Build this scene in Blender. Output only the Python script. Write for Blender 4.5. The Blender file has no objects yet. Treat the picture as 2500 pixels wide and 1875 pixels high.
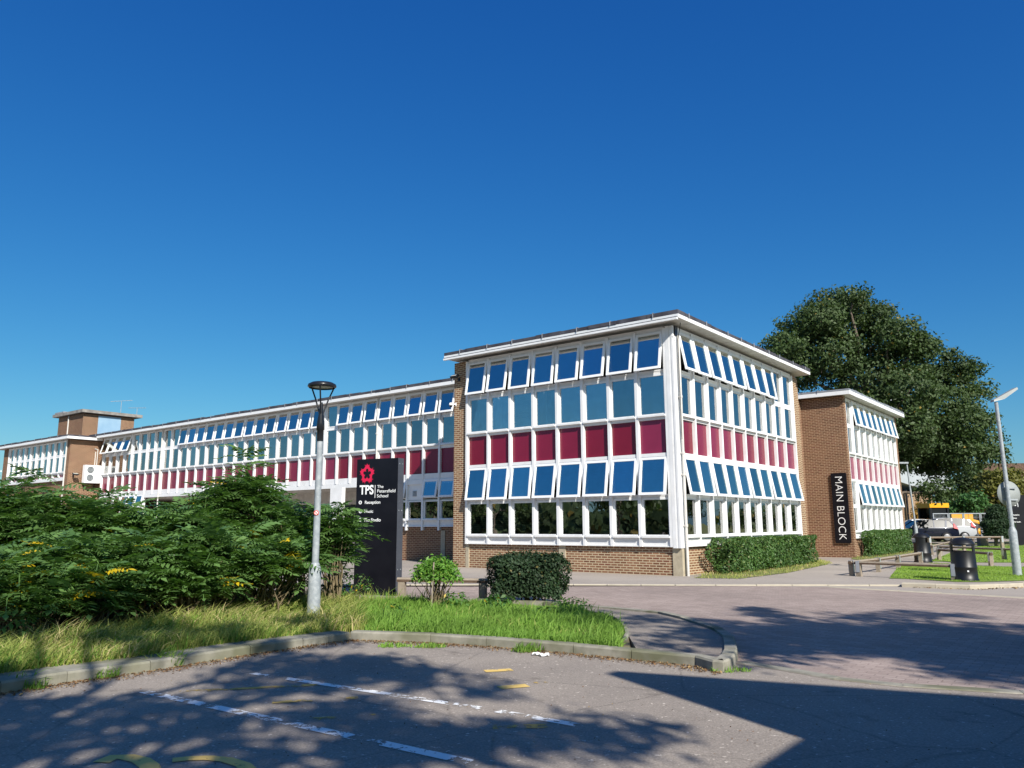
import bpy, bmesh, math, random
import numpy as np
from mathutils import Vector, Matrix
random.seed(7); RNG = np.random.default_rng(11)
sc = bpy.context.scene
COL = sc.collection
R = math.radians
# ---------------------------------------------------------------- camera model (fitted to the photograph)
F, CX, CY, H = 1920., 1250., 937.5, 1.52
PT, RO, AZ = .1762, .0045, .669
C0 = Vector((4.9115, 23.4175, 0))                    # foot of the near corner of the classroom block
XL = Vector((math.cos(AZ), -math.sin(AZ), 0)); YL = Vector((math.sin(AZ), math.cos(AZ), 0))
CAM = Vector((0, 0, H))
def ray(x, y):
    xr = (x-CX)/F; yr = (CY-y)/F
    a = xr*math.cos(RO)+yr*math.sin(RO); u = -xr*math.sin(RO)+yr*math.cos(RO)
    return Vector((a, math.cos(PT)-u*math.sin(PT), math.sin(PT)+u*math.cos(PT)))
def S(x, y, z=0):                                      # ground point, 2500 px photograph
    r = ray(x, y); return CAM + r*((z-H)/r.z)
def G(x, y, z=0): return S(x*1.1302, y*1.1302, z)
def AT(x, y, Y):
    r = ray(x*1.1302, y*1.1302); return CAM + r*(Y/r.y)
def ATS(x, y, Y):
    r = ray(x, y); return CAM + r*(Y/r.y)
def PLANE(x, y, o, n):
    r = ray(x, y); return CAM + r*((o-CAM).dot(n)/r.dot(n))
def L2W(x, y, z=0): return C0 + XL*x + YL*y + Vector((0, 0, z))
ROTB = -AZ

# ---------------------------------------------------------------- materials
def mat(name, col=(.5,.5,.5), rough=.6, metal=0, spec=.5):
    m = bpy.data.materials.new(name); m.use_nodes = True
    b = m.node_tree.nodes['Principled BSDF']
    b.inputs['Base Color'].default_value = (*col, 1); b.inputs['Roughness'].default_value = rough
    b.inputs['Metallic'].default_value = metal; b.inputs['Specular IOR Level'].default_value = spec
    return m, m.node_tree, b
def N(nt, t, **kw):
    n = nt.nodes.new(t)
    for k, v in kw.items():
        if k in n.inputs: n.inputs[k].default_value = v
        else: setattr(n, k, v)
    return n
def noise(nt, scale, detail=4, rough=.55, vec=None, coord='Object', dist=0):
    n = N(nt, 'ShaderNodeTexNoise'); n.inputs['Scale'].default_value = scale
    n.inputs['Detail'].default_value = detail; n.inputs['Roughness'].default_value = rough
    n.inputs['Distortion'].default_value = dist
    if vec is None:
        tc = N(nt, 'ShaderNodeTexCoord'); vec = tc.outputs[coord]
    nt.links.new(vec, n.inputs['Vector']); return n
def ramp(nt, src, stops):
    r = N(nt, 'ShaderNodeValToRGB'); e = r.color_ramp.elements
    while len(e) > 1: e.remove(e[-1])
    for i, (p, c) in enumerate(stops):
        el = e[0] if i == 0 else e.new(p)
        el.position = p; el.color = (*c, 1) if len(c) == 3 else c
    nt.links.new(src, r.inputs['Fac']); return r
def mix(nt, fac, a, b, mode='MIX'):
    m = N(nt, 'ShaderNodeMix', data_type='RGBA', blend_type=mode)
    for s, v in ((0, fac), (6, a), (7, b)):
        if hasattr(v, 'is_output') or hasattr(v, 'links'): nt.links.new(v, m.inputs[s])
        elif isinstance(v, (int, float)): m.inputs[s].default_value = v
        else: m.inputs[s].default_value = (*v, 1)
    return m.outputs[2]
def bump(nt, src, strength, dist, b):
    n = N(nt, 'ShaderNodeBump'); n.inputs['Strength'].default_value = strength; n.inputs['Distance'].default_value = dist
    nt.links.new(src, n.inputs['Height']); nt.links.new(n.outputs[0], b.inputs['Normal'])
def noisy(name, c1, c2, scale, rough=.8, bs=.3, bd=.02, metal=0, spec=.4, sc2=None, c3=None, detail=5):
    m, nt, b = mat(name, c1, rough, metal, spec)
    n = noise(nt, scale, detail)
    c = ramp(nt, n.outputs[0], [(.3, c1), (.7, c2)]).outputs[0]
    if sc2:
        n2 = noise(nt, sc2, 3); f = ramp(nt, n2.outputs[0], [(.45, (0,0,0)), (.65, (1,1,1))]).outputs[0]
        c = mix(nt, f, c, c3)
    nt.links.new(c, b.inputs['Base Color'])
    if bs: bump(nt, n.outputs[0], bs, bd, b)
    return m
M = {}
# brick, laid by metre UVs
def brick(name, tones, mortar, bw=.225, bh=.075, mo=.011):
    m, nt, b = mat(name, tones[0], .88, 0, .2)
    uv = N(nt, 'ShaderNodeUVMap')
    t = N(nt, 'ShaderNodeTexBrick'); t.offset = .5
    nt.links.new(uv.outputs[0], t.inputs['Vector'])
    t.inputs['Scale'].default_value = 1; t.inputs['Brick Width'].default_value = bw; t.inputs['Row Height'].default_value = bh
    t.inputs['Mortar Size'].default_value = mo; t.inputs['Mortar Smooth'].default_value = .15
    t.inputs['Color1'].default_value = (0,0,0,1); t.inputs['Color2'].default_value = (1,1,1,1); t.inputs['Mortar'].default_value = (.5,.5,.5,1)
    c = ramp(nt, t.outputs['Color'], [(0, tones[0]), (.35, tones[1]), (.7, tones[2]), (1, tones[3])]).outputs[0]
    n1 = noise(nt, 9, 4, coord='UV'); c = mix(nt, .35, c, ramp(nt, n1.outputs[0], [(.3, (.25,.24,.23)), (.75, (.95,.9,.85))]).outputs[0], 'MULTIPLY')
    c2 = mix(nt, t.outputs['Fac'], c, mortar)
    n2 = noise(nt, .7, 3, coord='UV'); c3 = mix(nt, .3, c2, ramp(nt, n2.outputs[0], [(.3, (.55,.52,.5)), (.65, (1,1,1))]).outputs[0], 'MULTIPLY')
    nt.links.new(c3, b.inputs['Base Color'])
    inv = N(nt, 'ShaderNodeMath', operation='SUBTRACT'); inv.inputs[0].default_value = 1; nt.links.new(t.outputs['Fac'], inv.inputs[1])
    bump(nt, inv.outputs[0], .6, .008, b)
    return m
M['brick'] = brick('brick', [(.17,.080,.046),(.25,.124,.067),(.32,.172,.098),(.20,.075,.048)], (.52,.42,.28), mo=.014)
M['brick_dark'] = brick('brick_brown', [(.145,.068,.041),(.19,.093,.055),(.24,.122,.071),(.16,.060,.042)], (.40,.285,.185), mo=.012)
M['white'] = noisy('white_paint', (.82,.82,.82), (.70,.70,.69), 2.2, .45, .05, .01)
M['pvc'] = noisy('white_frame', (.84,.85,.86), (.80,.81,.82), 5, .3, 0)
M['fascia'] = noisy('white_fascia', (.82,.82,.82), (.74,.74,.73), 2.5, .4, .05)
M['soffit'] = noisy('soffit_board', (.66,.64,.60), (.48,.46,.43), 3.5, .7, .1)
M['gasket'] = mat('black_gasket', (.012,.012,.014), .5)[0]
M['concrete'] = noisy('concrete', (.46,.40,.29), (.34,.29,.21), 6, .9, .3, .01)
M['slate'] = noisy('roof_felt', (.030,.026,.034), (.085,.085,.10), 2.2, .75, .6, .03)
M['lead'] = noisy('roof_lead', (.32,.34,.37), (.20,.21,.23), 2, .5, .3, .02)
_m, _nt, _b = mat('maroon_panel', (.19,.009,.034), .24, 0, .5)
_oi = N(_nt, 'ShaderNodeObjectInfo'); _c = ramp(_nt, _oi.outputs['Random'], [(0, (.165,.006,.022)), (.45, (.19,.009,.034)), (1, (.215,.020,.060))]).outputs[0]
_n = noise(_nt, 1.3, 3); _c = mix(_nt, .25, _c, ramp(_nt, _n.outputs[0], [(.3, (.6,.6,.6)), (.7, (1.2,1.2,1.2))]).outputs[0], 'MULTIPLY'); _nt.links.new(_c, _b.inputs['Base Color']); M['maroon'] = _m
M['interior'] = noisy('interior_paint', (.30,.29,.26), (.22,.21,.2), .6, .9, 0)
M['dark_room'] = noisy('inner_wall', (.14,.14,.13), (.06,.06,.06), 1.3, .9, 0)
M['curtain'] = noisy('curtain_cloth', (.70,.72,.68), (.58,.6,.56), 6, .9, 0)
M['blind'] = mat('blind_cloth', (.50,.54,.50), .9)[0]
M['pipe'] = noisy('pipe_paint', (.62,.60,.56), (.52,.5,.47), 4, .45, 0)
M['black'] = noisy('black_paint', (.010,.011,.014), (.016,.017,.02), 4, .28, .05)
M['signblack'] = noisy('sign_black', (.006,.006,.009), (.010,.010,.014), 3, .35, 0, spec=.3)
M['signside'] = noisy('sign_side', (.05,.055,.07), (.07,.075,.09), 3, .4, 0)
M['letter'] = mat('white_lettering', (.85,.85,.85), .5)[0]
M['logo'] = mat('red_emblem', (.62,.012,.06), .5)[0]
M['galv'] = noisy('galvanised_steel', (.30,.33,.35), (.24,.265,.285), 9, .5, .03, .004, sc2=14, c3=(.36,.385,.40))
M['binblack'] = noisy('bin_plastic', (.005,.0055,.007), (.009,.0095,.011), 6, .42, .1, .003)
M['wood'] = noisy('timber_rail', (.31,.26,.20), (.21,.17,.13), 7, .9, .5, .02)
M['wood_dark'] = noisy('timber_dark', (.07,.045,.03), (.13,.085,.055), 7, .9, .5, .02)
M['strap'] = mat('steel_strap', (.55,.57,.6), .35, .6)[0]
M['bark'] = noisy('bark', (.09,.07,.05), (.16,.13,.10), 9, .95, .8, .05)
M['stem'] = noisy('stem', (.12,.10,.05), (.20,.15,.09), 12, .9, .3, .01)
M['kerb'] = noisy('kerb_concrete', (.33,.31,.25), (.20,.19,.15), 7, .9, .5, .012, sc2=1.6, c3=(.14,.14,.085))
M['kerbfar'] = noisy('kerb_far', (.44,.39,.30), (.36,.32,.25), 4, .9, .2, .01)
M['soil'] = noisy('soil', (.13,.105,.06), (.20,.17,.09), 6, 1, .6, .04)
M['lens'] = mat('lamp_lens', (.45,.45,.40), .4)[0]
M['signback'] = noisy('sign_back_grey', (.30,.32,.31), (.25,.27,.26), 3, .5, 0)
M['tyre'] = mat('tyre', (.015,.015,.016), .8)[0]
M['rim'] = mat('alloy', (.22,.22,.23), .45, .3)[0]
M['carglass'] = mat('car_glass', (.010,.012,.014), .18, 0, .4)[0]
M['redlight'] = mat('rear_light', (.6,.01,.02), .2)[0]
def paint(name, c, rough=.22, metal=.3):
    m, nt, b = mat(name, c, rough, metal); b.inputs['Coat Weight'].default_value = .8; b.inputs['Coat Roughness'].default_value = .04; return m
M['car_dark'] = paint('dark_car_paint', (.012,.016,.035)); M['car_silver'] = paint('silver_car_paint', (.55,.57,.60), .35, .1)
M['car_white'] = paint('white_car_paint', (.75,.76,.78), .3, 0)
M['yellow'] = noisy('machine_yellow', (.75,.36,.012), (.68,.32,.012), 3, .4, 0)
M['white_clad'] = noisy('grey_cladding', (.40,.43,.45), (.36,.39,.41), 1.5, .7, 0)
M['yline'] = None

def glass(name, tint, refl, bumpy=.0, transp=True):
    m = bpy.data.materials.new(name); m.use_nodes = True; nt = m.node_tree
    nt.nodes.remove(nt.nodes['Principled BSDF']); out = nt.nodes['Material Output']
    gl = N(nt, 'ShaderNodeBsdfGlossy'); gl.inputs['Roughness'].default_value = .01; gl.inputs['Color'].default_value = (*tint, 1)
    if bumpy:
        n = noise(nt, 1.6, 1.5, .4); bp = N(nt, 'ShaderNodeBump'); bp.inputs['Strength'].default_value = bumpy; bp.inputs['Distance'].default_value = .05
        nt.links.new(n.outputs[0], bp.inputs['Height']); nt.links.new(bp.outputs[0], gl.inputs['Normal'])
    oi = N(nt, 'ShaderNodeObjectInfo'); dn = noise(nt, 3.5, 4, .7)
    gc = ramp(nt, oi.outputs['Random'], [(0, tuple(x*.80 for x in tint)), (.5, tint), (1, tuple(min(1, x*1.12) for x in tint))]).outputs[0]
    gc = mix(nt, .35, gc, ramp(nt, dn.outputs[0], [(.35, (.78,.78,.78)), (.7, (1.05,1.05,1.05))]).outputs[0], 'MULTIPLY'); nt.links.new(gc, gl.inputs['Color'])
    tr = N(nt, 'ShaderNodeBsdfTransparent'); tr.inputs['Color'].default_value = (.80,.84,.84,1)
    fr = N(nt, 'ShaderNodeFresnel'); fr.inputs['IOR'].default_value = 1.5
    mp = N(nt, 'ShaderNodeMapRange'); mp.inputs['From Min'].default_value = 0; mp.inputs['From Max'].default_value = 1
    mp.inputs['To Min'].default_value = refl; mp.inputs['To Max'].default_value = 1
    nt.links.new(fr.outputs[0], mp.inputs['Value'])
    ms = N(nt, 'ShaderNodeMixShader'); nt.links.new(mp.outputs[0], ms.inputs[0])
    nt.links.new(tr.outputs[0], ms.inputs[1]); nt.links.new(gl.outputs[0], ms.inputs[2]); nt.links.new(ms.outputs[0], out.inputs['Surface'])
    return m
M['glass'] = glass('window_glass', (.92,.92,.90), .42, .06)
M['glass_open'] = glass('casement_glass', (.94,.98,.92), .58, .03)

def leafmat(name, dark, light, alt, altamt=.06, tr=.3, rough=.5, nscale=.6):
    m, nt, b = mat(name, light, rough, 0, .35)
    at = N(nt, 'ShaderNodeAttribute', attribute_name='tint')
    c = ramp(nt, at.outputs['Fac'], [(0, dark), (.55, light), (1-altamt-.03, light), (1-altamt+.02, alt), (1, alt)]).outputs[0]
    n = noise(nt, nscale, 2); c = mix(nt, .5, c, ramp(nt, n.outputs[0], [(.35, tuple(x*.6 for x in light)), (.65, tuple(min(1, x*1.25) for x in light))]).outputs[0])
    fa = N(nt, 'ShaderNodeMath', operation='GREATER_THAN'); nt.links.new(at.outputs['Fac'], fa.inputs[0]); fa.inputs[1].default_value = 1-altamt
    c = mix(nt, fa.outputs[0], c, alt)
    nt.links.new(c, b.inputs['Base Color'])
    t = N(nt, 'ShaderNodeBsdfTranslucent'); nt.links.new(mix(nt, 1., c, (1.3,1.5,.6), 'MULTIPLY'), t.inputs['Color'])
    ms = N(nt, 'ShaderNodeMixShader'); ms.inputs[0].default_value = tr
    nt.links.new(b.outputs[0], ms.inputs[1]); nt.links.new(t.outputs[0], ms.inputs[2]); nt.links.new(ms.outputs[0], nt.nodes['Material Output'].inputs['Surface'])
    return m
M['leaf_sumac'] = leafmat('shrub_leaf', (.030,.085,.026), (.125,.225,.065), (.62,.44,.02), .02, .30, .34)
M['leaf_tree'] = leafmat('tree_leaf', (.022,.045,.016), (.062,.099,.031), (.24,.17,.03), .05, .25, .6, .25)
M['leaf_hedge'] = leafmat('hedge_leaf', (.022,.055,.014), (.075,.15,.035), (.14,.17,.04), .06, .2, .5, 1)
M['leaf_bush'] = leafmat('bush_leaf', (.008,.022,.010), (.026,.055,.020), (.13,.11,.03), .02, .2, .65, 1.5)
M['leaf_lime'] = leafmat('young_leaf', (.06,.15,.02), (.16,.34,.05), (.30,.42,.08), .1, .35, .5, 2)
M['leaf_yellow'] = leafmat('yellowing_leaf', (.06,.07,.015), (.15,.15,.03), (.28,.19,.03), .1, .25, .6, .5)
M['leaf_orange'] = leafmat('orange_leaf', (.18,.09,.012), (.34,.19,.025), (.45,.25,.03), .2, .25, .6, 1)
M['leaf_bright'] = leafmat('bright_leaf', (.02,.06,.015), (.06,.15,.04), (.08,.2,.05), .1, .25, .6, .6)
M['leaf_wild'] = leafmat('creeper_leaf', (.03,.075,.015), (.08,.18,.035), (.5,.35,.03), .04, .3, .5, 2)
M['grass_dry'] = leafmat('dry_grass', (.14,.22,.04), (.34,.36,.095), (.54,.44,.22), .28, .3, .8, 1.2)
M['grass_green'] = leafmat('lush_grass', (.075,.17,.02), (.19,.33,.05), (.38,.40,.12), .12, .35, .7, 1.5)
M['grass_lawn'] = leafmat('lawn_grass', (.12,.20,.025), (.22,.34,.045), (.33,.38,.08), .12, .3, .8, .8)
M['deadleaf'] = leafmat('dead_leaf', (.10,.05,.02), (.20,.11,.05), (.32,.22,.1), .2, .1, .9, 3)
M['lawn'] = noisy('lawn_turf', (.15,.24,.035), (.23,.33,.055), 14, 1, .6, .04, sc2=.9, c3=(.15,.22,.05))
M['dullgrass'] = noisy('far_grass', (.12,.14,.04), (.17,.17,.06), 4, 1, .3, .03)

def asphalt(name, c1, c2, fleck, fl=.72, scl=60, big=.35, worn=False):
    m, nt, b = mat(name, c1, .92, 0, .25)
    n = noise(nt, scl, 3, .7); n2 = noise(nt, big, 5, .6); n3 = noise(nt, scl*.35, 2, .6)
    c = ramp(nt, n.outputs[0], [(.3, c1), (.7, c2)]).outputs[0]
    c = mix(nt, .45, c, ramp(nt, n2.outputs[0], [(.32, (.62,.6,.6)), (.62, (1.15,1.12,1.08))]).outputs[0], 'MULTIPLY')
    f = ramp(nt, n3.outputs[0], [(fl-.04, (0,0,0)), (fl+.02, (1,1,1))]).outputs[0]
    c = mix(nt, f, c, fleck); nt.links.new(c, b.inputs['Base Color']); bump(nt, n.outputs[0], .5, .01, b)
    if worn:                                            # fine cracks and old oil stains
        wn = noise(nt, 1.1, 3); wv_ = N(nt, 'ShaderNodeMix', data_type='RGBA'); wv_.inputs[0].default_value = .12
        tc = N(nt, 'ShaderNodeTexCoord'); nt.links.new(tc.outputs['Object'], wv_.inputs[6]); nt.links.new(wn.outputs['Color'], wv_.inputs[7])
        vo = N(nt, 'ShaderNodeTexVoronoi', feature='DISTANCE_TO_EDGE'); vo.inputs['Scale'].default_value = .55; nt.links.new(wv_.outputs[2], vo.inputs['Vector'])
        cr = ramp(nt, vo.outputs['Distance'], [(0, (.78,.78,.78)), (.004, (.88,.88,.88)), (.008, (1,1,1))]).outputs[0]
        sn_ = noise(nt, 1.9, 4, .7); so_ = ramp(nt, sn_.outputs[0], [(.60, (1,1,1)), (.72, (.66,.65,.64))]).outputs[0]
        c = mix(nt, 1., c, cr, 'MULTIPLY'); c = mix(nt, 1., c, so_, 'MULTIPLY'); nt.links.new(c, b.inputs['Base Color'])
    return m
M['carpark'] = asphalt('car_park_asphalt', (.205,.178,.15), (.365,.32,.275), (.58,.51,.43), .69, 55, .5, True)
M['pavement'] = asphalt('pavement_asphalt', (.28,.245,.215), (.37,.33,.29), (.45,.42,.38), .74, 40, .25)
M['pad'] = asphalt('pad_asphalt', (.19,.165,.14), (.31,.27,.235), (.45,.42,.38), .7, 50, .8)
def pavers():
    m, nt, b = mat('block_paving', (.3,.2,.2), .9, 0, .25)
    tc = N(nt, 'ShaderNodeTexCoord'); mp = N(nt, 'ShaderNodeMapping'); mp.inputs['Rotation'].default_value = (0,0,R(37)); nt.links.new(tc.outputs['Object'], mp.inputs['Vector'])
    t = N(nt, 'ShaderNodeTexBrick'); nt.links.new(mp.outputs[0], t.inputs['Vector'])
    t.inputs['Scale'].default_value = 1; t.inputs['Brick Width'].default_value = .2; t.inputs['Row Height'].default_value = .1; t.inputs['Mortar Size'].default_value = .006
    t.inputs['Color1'].default_value = (.29,.232,.202,1); t.inputs['Color2'].default_value = (.38,.31,.272,1); t.inputs['Mortar'].default_value = (.24,.19,.17,1)
    n = noise(nt, .35, 5, .6); c = mix(nt, .5, t.outputs['Color'], ramp(nt, n.outputs[0], [(.3, (.62,.6,.6)), (.65, (1.2,1.16,1.14))]).outputs[0], 'MULTIPLY')
    n2 = noise(nt, 30, 4, .7); c = mix(nt, .3, c, ramp(nt, n2.outputs[0], [(.3, (.4,.38,.38)), (.7, (1.2,1.2,1.2))]).outputs[0], 'MULTIPLY')
    nt.links.new(c, b.inputs['Base Color']); bump(nt, n2.outputs[0], .3, .01, b); return m
M['pavers'] = pavers()
def wornpaint(name, c, thr=.5, sx=18):
    m, nt, b = mat(name, c, .85)
    n = noise(nt, sx, 5, .75); n2 = noise(nt, 2.2, 2, .5)
    ad = N(nt, 'ShaderNodeMath', operation='ADD'); nt.links.new(n.outputs[0], ad.inputs[0])
    mu = N(nt, 'ShaderNodeMath', operation='MULTIPLY'); mu.inputs[1].default_value = .6; nt.links.new(n2.outputs[0], mu.inputs[0]); nt.links.new(mu.outputs[0], ad.inputs[1])
    f = ramp(nt, ad.outputs[0], [(thr-.012, (0,0,0)), (thr+.012, (1,1,1))]).outputs[0]
    nt.links.new(f, b.inputs['Alpha']); return m
M['wline'] = wornpaint('worn_white_paint', (.80,.80,.78), .79, 12)
M['yhatch'] = wornpaint('faded_yellow_paint', (.50,.34,.09), .84, 10)
M['ypaint'] = wornpaint('yellow_road_paint', (.70,.48,.14), .66, 9)
M['yline'] = noisy('yellow_line', (.70,.45,.08), (.6,.4,.08), 8, .8, 0)

# ---------------------------------------------------------------- mesh builder
class MB:
    def __init__(s): s.v = []; s.f = []; s.smooth = []
    def add(s, vs, fs, sm=False):
        o = len(s.v); s.v += [tuple(v) for v in vs]; s.f += [tuple(i+o for i in f) for f in fs]; s.smooth += [sm]*len(fs); return s
    def box(s, x0, x1, y0, y1, z0, z1, T=None):
        vs = [Vector((x, y, z)) for z in (z0, z1) for y in (y0, y1) for x in (x0, x1)]
        if T: vs = [T @ v for v in vs]
        return s.add(vs, [(0,2,3,1),(4,5,7,6),(0,1,5,4),(2,6,7,3),(0,4,6,2),(1,3,7,5)])
    def prism(s, pts, z0, z1):                          # polygon extruded up (pts counter-clockwise)
        n = len(pts); vs = [(p[0], p[1], z0) for p in pts]+[(p[0], p[1], z1) for p in pts]
        return s.add(vs, [tuple(range(n-1, -1, -1)), tuple(range(n, 2*n))]+[(i, (i+1) % n, (i+1) % n+n, i+n) for i in range(n)])
    def sheet(s, pts, z):
        return s.add([(p[0], p[1], z) for p in pts], [tuple(range(len(pts)))])
    def tube(s, p, q, r0, r1=None, n=10, cap=True):
        p = Vector(p); q = Vector(q); r1 = r0 if r1 is None else r1; d = (q-p).normalized()
        a = d.orthogonal().normalized(); b = d.cross(a)
        vs = [p+(a*math.cos(t)+b*math.sin(t))*r0 for t in [2*math.pi*i/n for i in range(n)]]+[q+(a*math.cos(t)+b*math.sin(t))*r1 for t in [2*math.pi*i/n for i in range(n)]]
        s.add(vs, [(i, (i+1) % n, (i+1) % n+n, i+n) for i in range(n)], True)
        if cap: s.add(vs, [tuple(range(n-1, -1, -1)), tuple(range(n, 2*n))])
        return s
    def path(s, pts, r, n=8):
        for a, b in zip(pts, pts[1:]): s.tube(a, b, r, r, n)
        return s
    def lathe(s, prof, n=24, c=(0, 0, 0), cap=True):
        vs = [(c[0]+r*math.cos(2*math.pi*i/n), c[1]+r*math.sin(2*math.pi*i/n), c[2]+z) for r, z in prof for i in range(n)]
        fs = [(k*n+i, k*n+(i+1) % n, (k+1)*n+(i+1) % n, (k+1)*n+i) for k in range(len(prof)-1) for i in range(n)]
        s.add(vs, fs, True)
        if cap:
            s.add([vs[i] for i in range(n)], [tuple(range(n-1, -1, -1))]); s.add([vs[(len(prof)-1)*n+i] for i in range(n)], [tuple(range(n))])
        return s
    def mesh(s, name, m, bevel=0):
        me = bpy.data.meshes.new(name); me.from_pydata(s.v, [], s.f)
        bm = bmesh.new(); bm.from_mesh(me); bmesh.ops.recalc_face_normals(bm, faces=bm.faces)
        uv = bm.loops.layers.uv.new('UVMap')
        for f in bm.faces:
            nx, ny, nz = map(abs, f.normal)
            for l in f.loops:
                c = l.vert.co
                l[uv].uv = (c.y, c.z) if nx > ny and nx > nz else ((c.x, c.z) if ny >= nx and ny > nz else (c.x, c.y))
        bm.to_mesh(me); bm.free()
        me.polygons.foreach_set('use_smooth', s.smooth) if len(s.smooth) == len(me.polygons) else None
        if isinstance(m, (list, tuple)):
            for q in m: me.materials.append(q)
        else: me.materials.append(m)
        return me
    def build(s, name, m, parent=None, **kw):
        return link(name, s.mesh(name, m), parent, **kw)
def link(name, me, parent=None, loc=None, rz=0, rx=0, label=None, cat=None, group=None, kind=None):
    o = bpy.data.objects.new(name, me); COL.objects.link(o)
    if parent is not None: o.parent = parent
    if loc is not None: o.location = loc
    if rz or rx: o.rotation_euler = (rx, 0, rz)
    tag(o, label, cat, group, kind); return o
def tag(o, label=None, cat=None, group=None, kind=None):
    if label: o['label'] = label
    if cat: o['category'] = cat
    if group: o['group'] = group
    if kind: o['kind'] = kind
    return o
def thing(name, loc, label, cat, rz=0, group=None): return link(name, None, None, loc, rz, 0, label, cat, group)
def copy_tree(o, parent=None):
    c = o.copy(); COL.objects.link(c)
    if parent is not None: c.parent = parent
    for ch in list(o.children): copy_tree(ch, c)
    return c
def struct(name, mb, m): return mb.build(name, m, kind='structure')
def npmesh(name, V, Fq, m, tint=None, smooth=False):
    """V (n,3) float, Fq (m,k) int faces"""
    me = bpy.data.meshes.new(name); n = len(V); k = Fq.shape[1]
    me.vertices.add(n); me.vertices.foreach_set('co', np.ascontiguousarray(V, np.float32).ravel())
    me.loops.add(Fq.size); me.loops.foreach_set('vertex_index', np.ascontiguousarray(Fq, np.int32).ravel())
    me.polygons.add(len(Fq)); me.polygons.foreach_set('loop_start', np.arange(0, Fq.size, k, dtype=np.int32))
    if tint is not None:
        a = me.attributes.new('tint', 'FLOAT', 'POINT'); a.data.foreach_set('value', np.ascontiguousarray(tint, np.float32))
    me.update(calc_edges=True); me.validate(); me.materials.append(m)
    return me
def text_mesh(s, size, m, extrude=.004, offset=0, name='lettering', align='LEFT', spacing=1):
    cu = bpy.data.curves.new(name, 'FONT'); cu.body = s; cu.size = size; cu.extrude = extrude; cu.offset = offset; cu.align_x = align; cu.space_character = spacing
    o = bpy.data.objects.new(name, cu); me = bpy.data.meshes.new_from_object(o); me.materials.clear(); me.materials.append(m)
    bpy.data.objects.remove(o); bpy.data.curves.remove(cu); return me
# ================================================================ SETTING: ground, roads, kerbs
def pts(*a): return [G(x, y) for x, y in a]
struct('ground', MB().sheet([(-700,-500),(700,-500),(700,900),(-700,900)], -.012), M['dullgrass'])
struct('pavement', MB().sheet([(-90,-50),(70,-50),(70,42),(24,56),(70,78),(-90,78)], 0), M['pavement'])
# front car park
kb = [(-400,1580),(-200,1535),(0,1501),(144,1477),(324,1452),(540,1416),(756,1384),(930,1390),(1050,1398),(1238,1414),(1502,1441),(1540,1452),(1562,1454)]
KB = [G(*q) for q in kb]
border = [G(1591,1434), G(1700,1452), G(1800,1470), G(1950,1486), G(2212,1502), G(2600,1520)]
cp = [KB[0]] + KB[1:] + border + [Vector((30,7,0)), Vector((40,-40,0)), Vector((-40,-40,0)), Vector((-40,3,0))]
struct('car_park', MB().sheet(cp, .004), M['carpark'])
# block paved road sweeping round the verge
island = [G(1591,1434), G(1586,1392), G(1538,1366), G(1437,1337), G(1283,1322), G(1180,1312)]
far = [S(1400+x*.49729, 1300+y*.49729) for x, y in ((-1200,266),(0,262),(900,264),(1250,270),(1400,280),(1800,302),(2212,326),(2700,352))]
road = island[::-1] + border + [Vector((40,12,0))] + far[::-1] + [far[0]+(far[0]-far[1])*1.2, Vector((-22,24,0)), Vector((-12,21.5,0)), Vector((-4,16.8,0))]
struct('road', MB().sheet(road, .006), M['pavers'])
def strip(P, w, z0, z1, side=1):
    """kerb course along P; width to the left of travel when side=1"""
    mb = MB(); P = [Vector((p[0], p[1], 0)) for p in P]; O = []
    for i, p in enumerate(P):
        d = ((P[min(i+1, len(P)-1)]-P[max(i-1, 0)])).normalized(); ww = w[i] if isinstance(w, list) else w
        O.append(p+Vector((-d.y, d.x, 0))*ww*side)
    for i in range(len(P)-1):
        # stones about 0.9 m long, with fine joints
        n = max(1, round((P[i+1]-P[i]).length/.92))
        for k in range(n):
            t0 = k/n+.004; t1 = (k+1)/n-.004; zz = z1+random.uniform(-.004, .004)
            a, b_ = P[i].lerp(P[i+1], t0), P[i].lerp(P[i+1], t1); c, d_ = O[i].lerp(O[i+1], t0), O[i].lerp(O[i+1], t1)
            n_ = (c-a).normalized()*.018
            vs = [(*a.xy, z0), (*b_.xy, z0), (*b_.xy, zz-.02), (*a.xy, zz-.02), (*(a+n_).xy, zz), (*(b_+n_).xy, zz), (*d_.xy, zz), (*c.xy, zz), (*d_.xy, z0), (*c.xy, z0)]
            mb.add(vs, [(0,1,2,3),(3,2,5,4),(4,5,6,7),(7,6,8,9),(0,3,4,7,9),(1,8,6,5,2)])
    return mb
KW = [.50,.50,.48,.46,.44,.42,.36,.17,.15,.15,.15,.15,.15]
kl = strip(KB[:7], KW[:7], -.02, .115); struct('kerb', kl, M['kerb'])
kr = strip(KB[6:]+[G(1578,1448), G(1589,1438), G(1594,1426), G(1592,1412), G(1586,1392), G(1565,1377), G(1538,1366), G(1490,1350), G(1437,1337), G(1360,1329), G(1283,1322), G(1180,1312), Vector((-4,16.8,0))], .14, -.02, .12); struct('kerb', kr, M['kerb'])
struct('kerb', strip([S(1400+x*.49729, 1300+y*.49729) for x, y in ((-1200,262),(-400,261),(0,261),(500,263),(900,263),(1250,263),(1660,264))], .13, -.02, .035), M['kerbfar'])
struct('kerb', strip(far[3:], .12, -.02, .022), M['kerbfar'])
r1 = lambda x, y, z=0: S(2180+.14467*x, 1240+.14467*y, z)
struct('kerb', strip([r1(150,1338), r1(720,1358), r1(1300,1375), r1(1800,1360), r1(2212,1338), r1(2800,1300)], .32, -.02, .10), M['kerbfar'])
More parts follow.
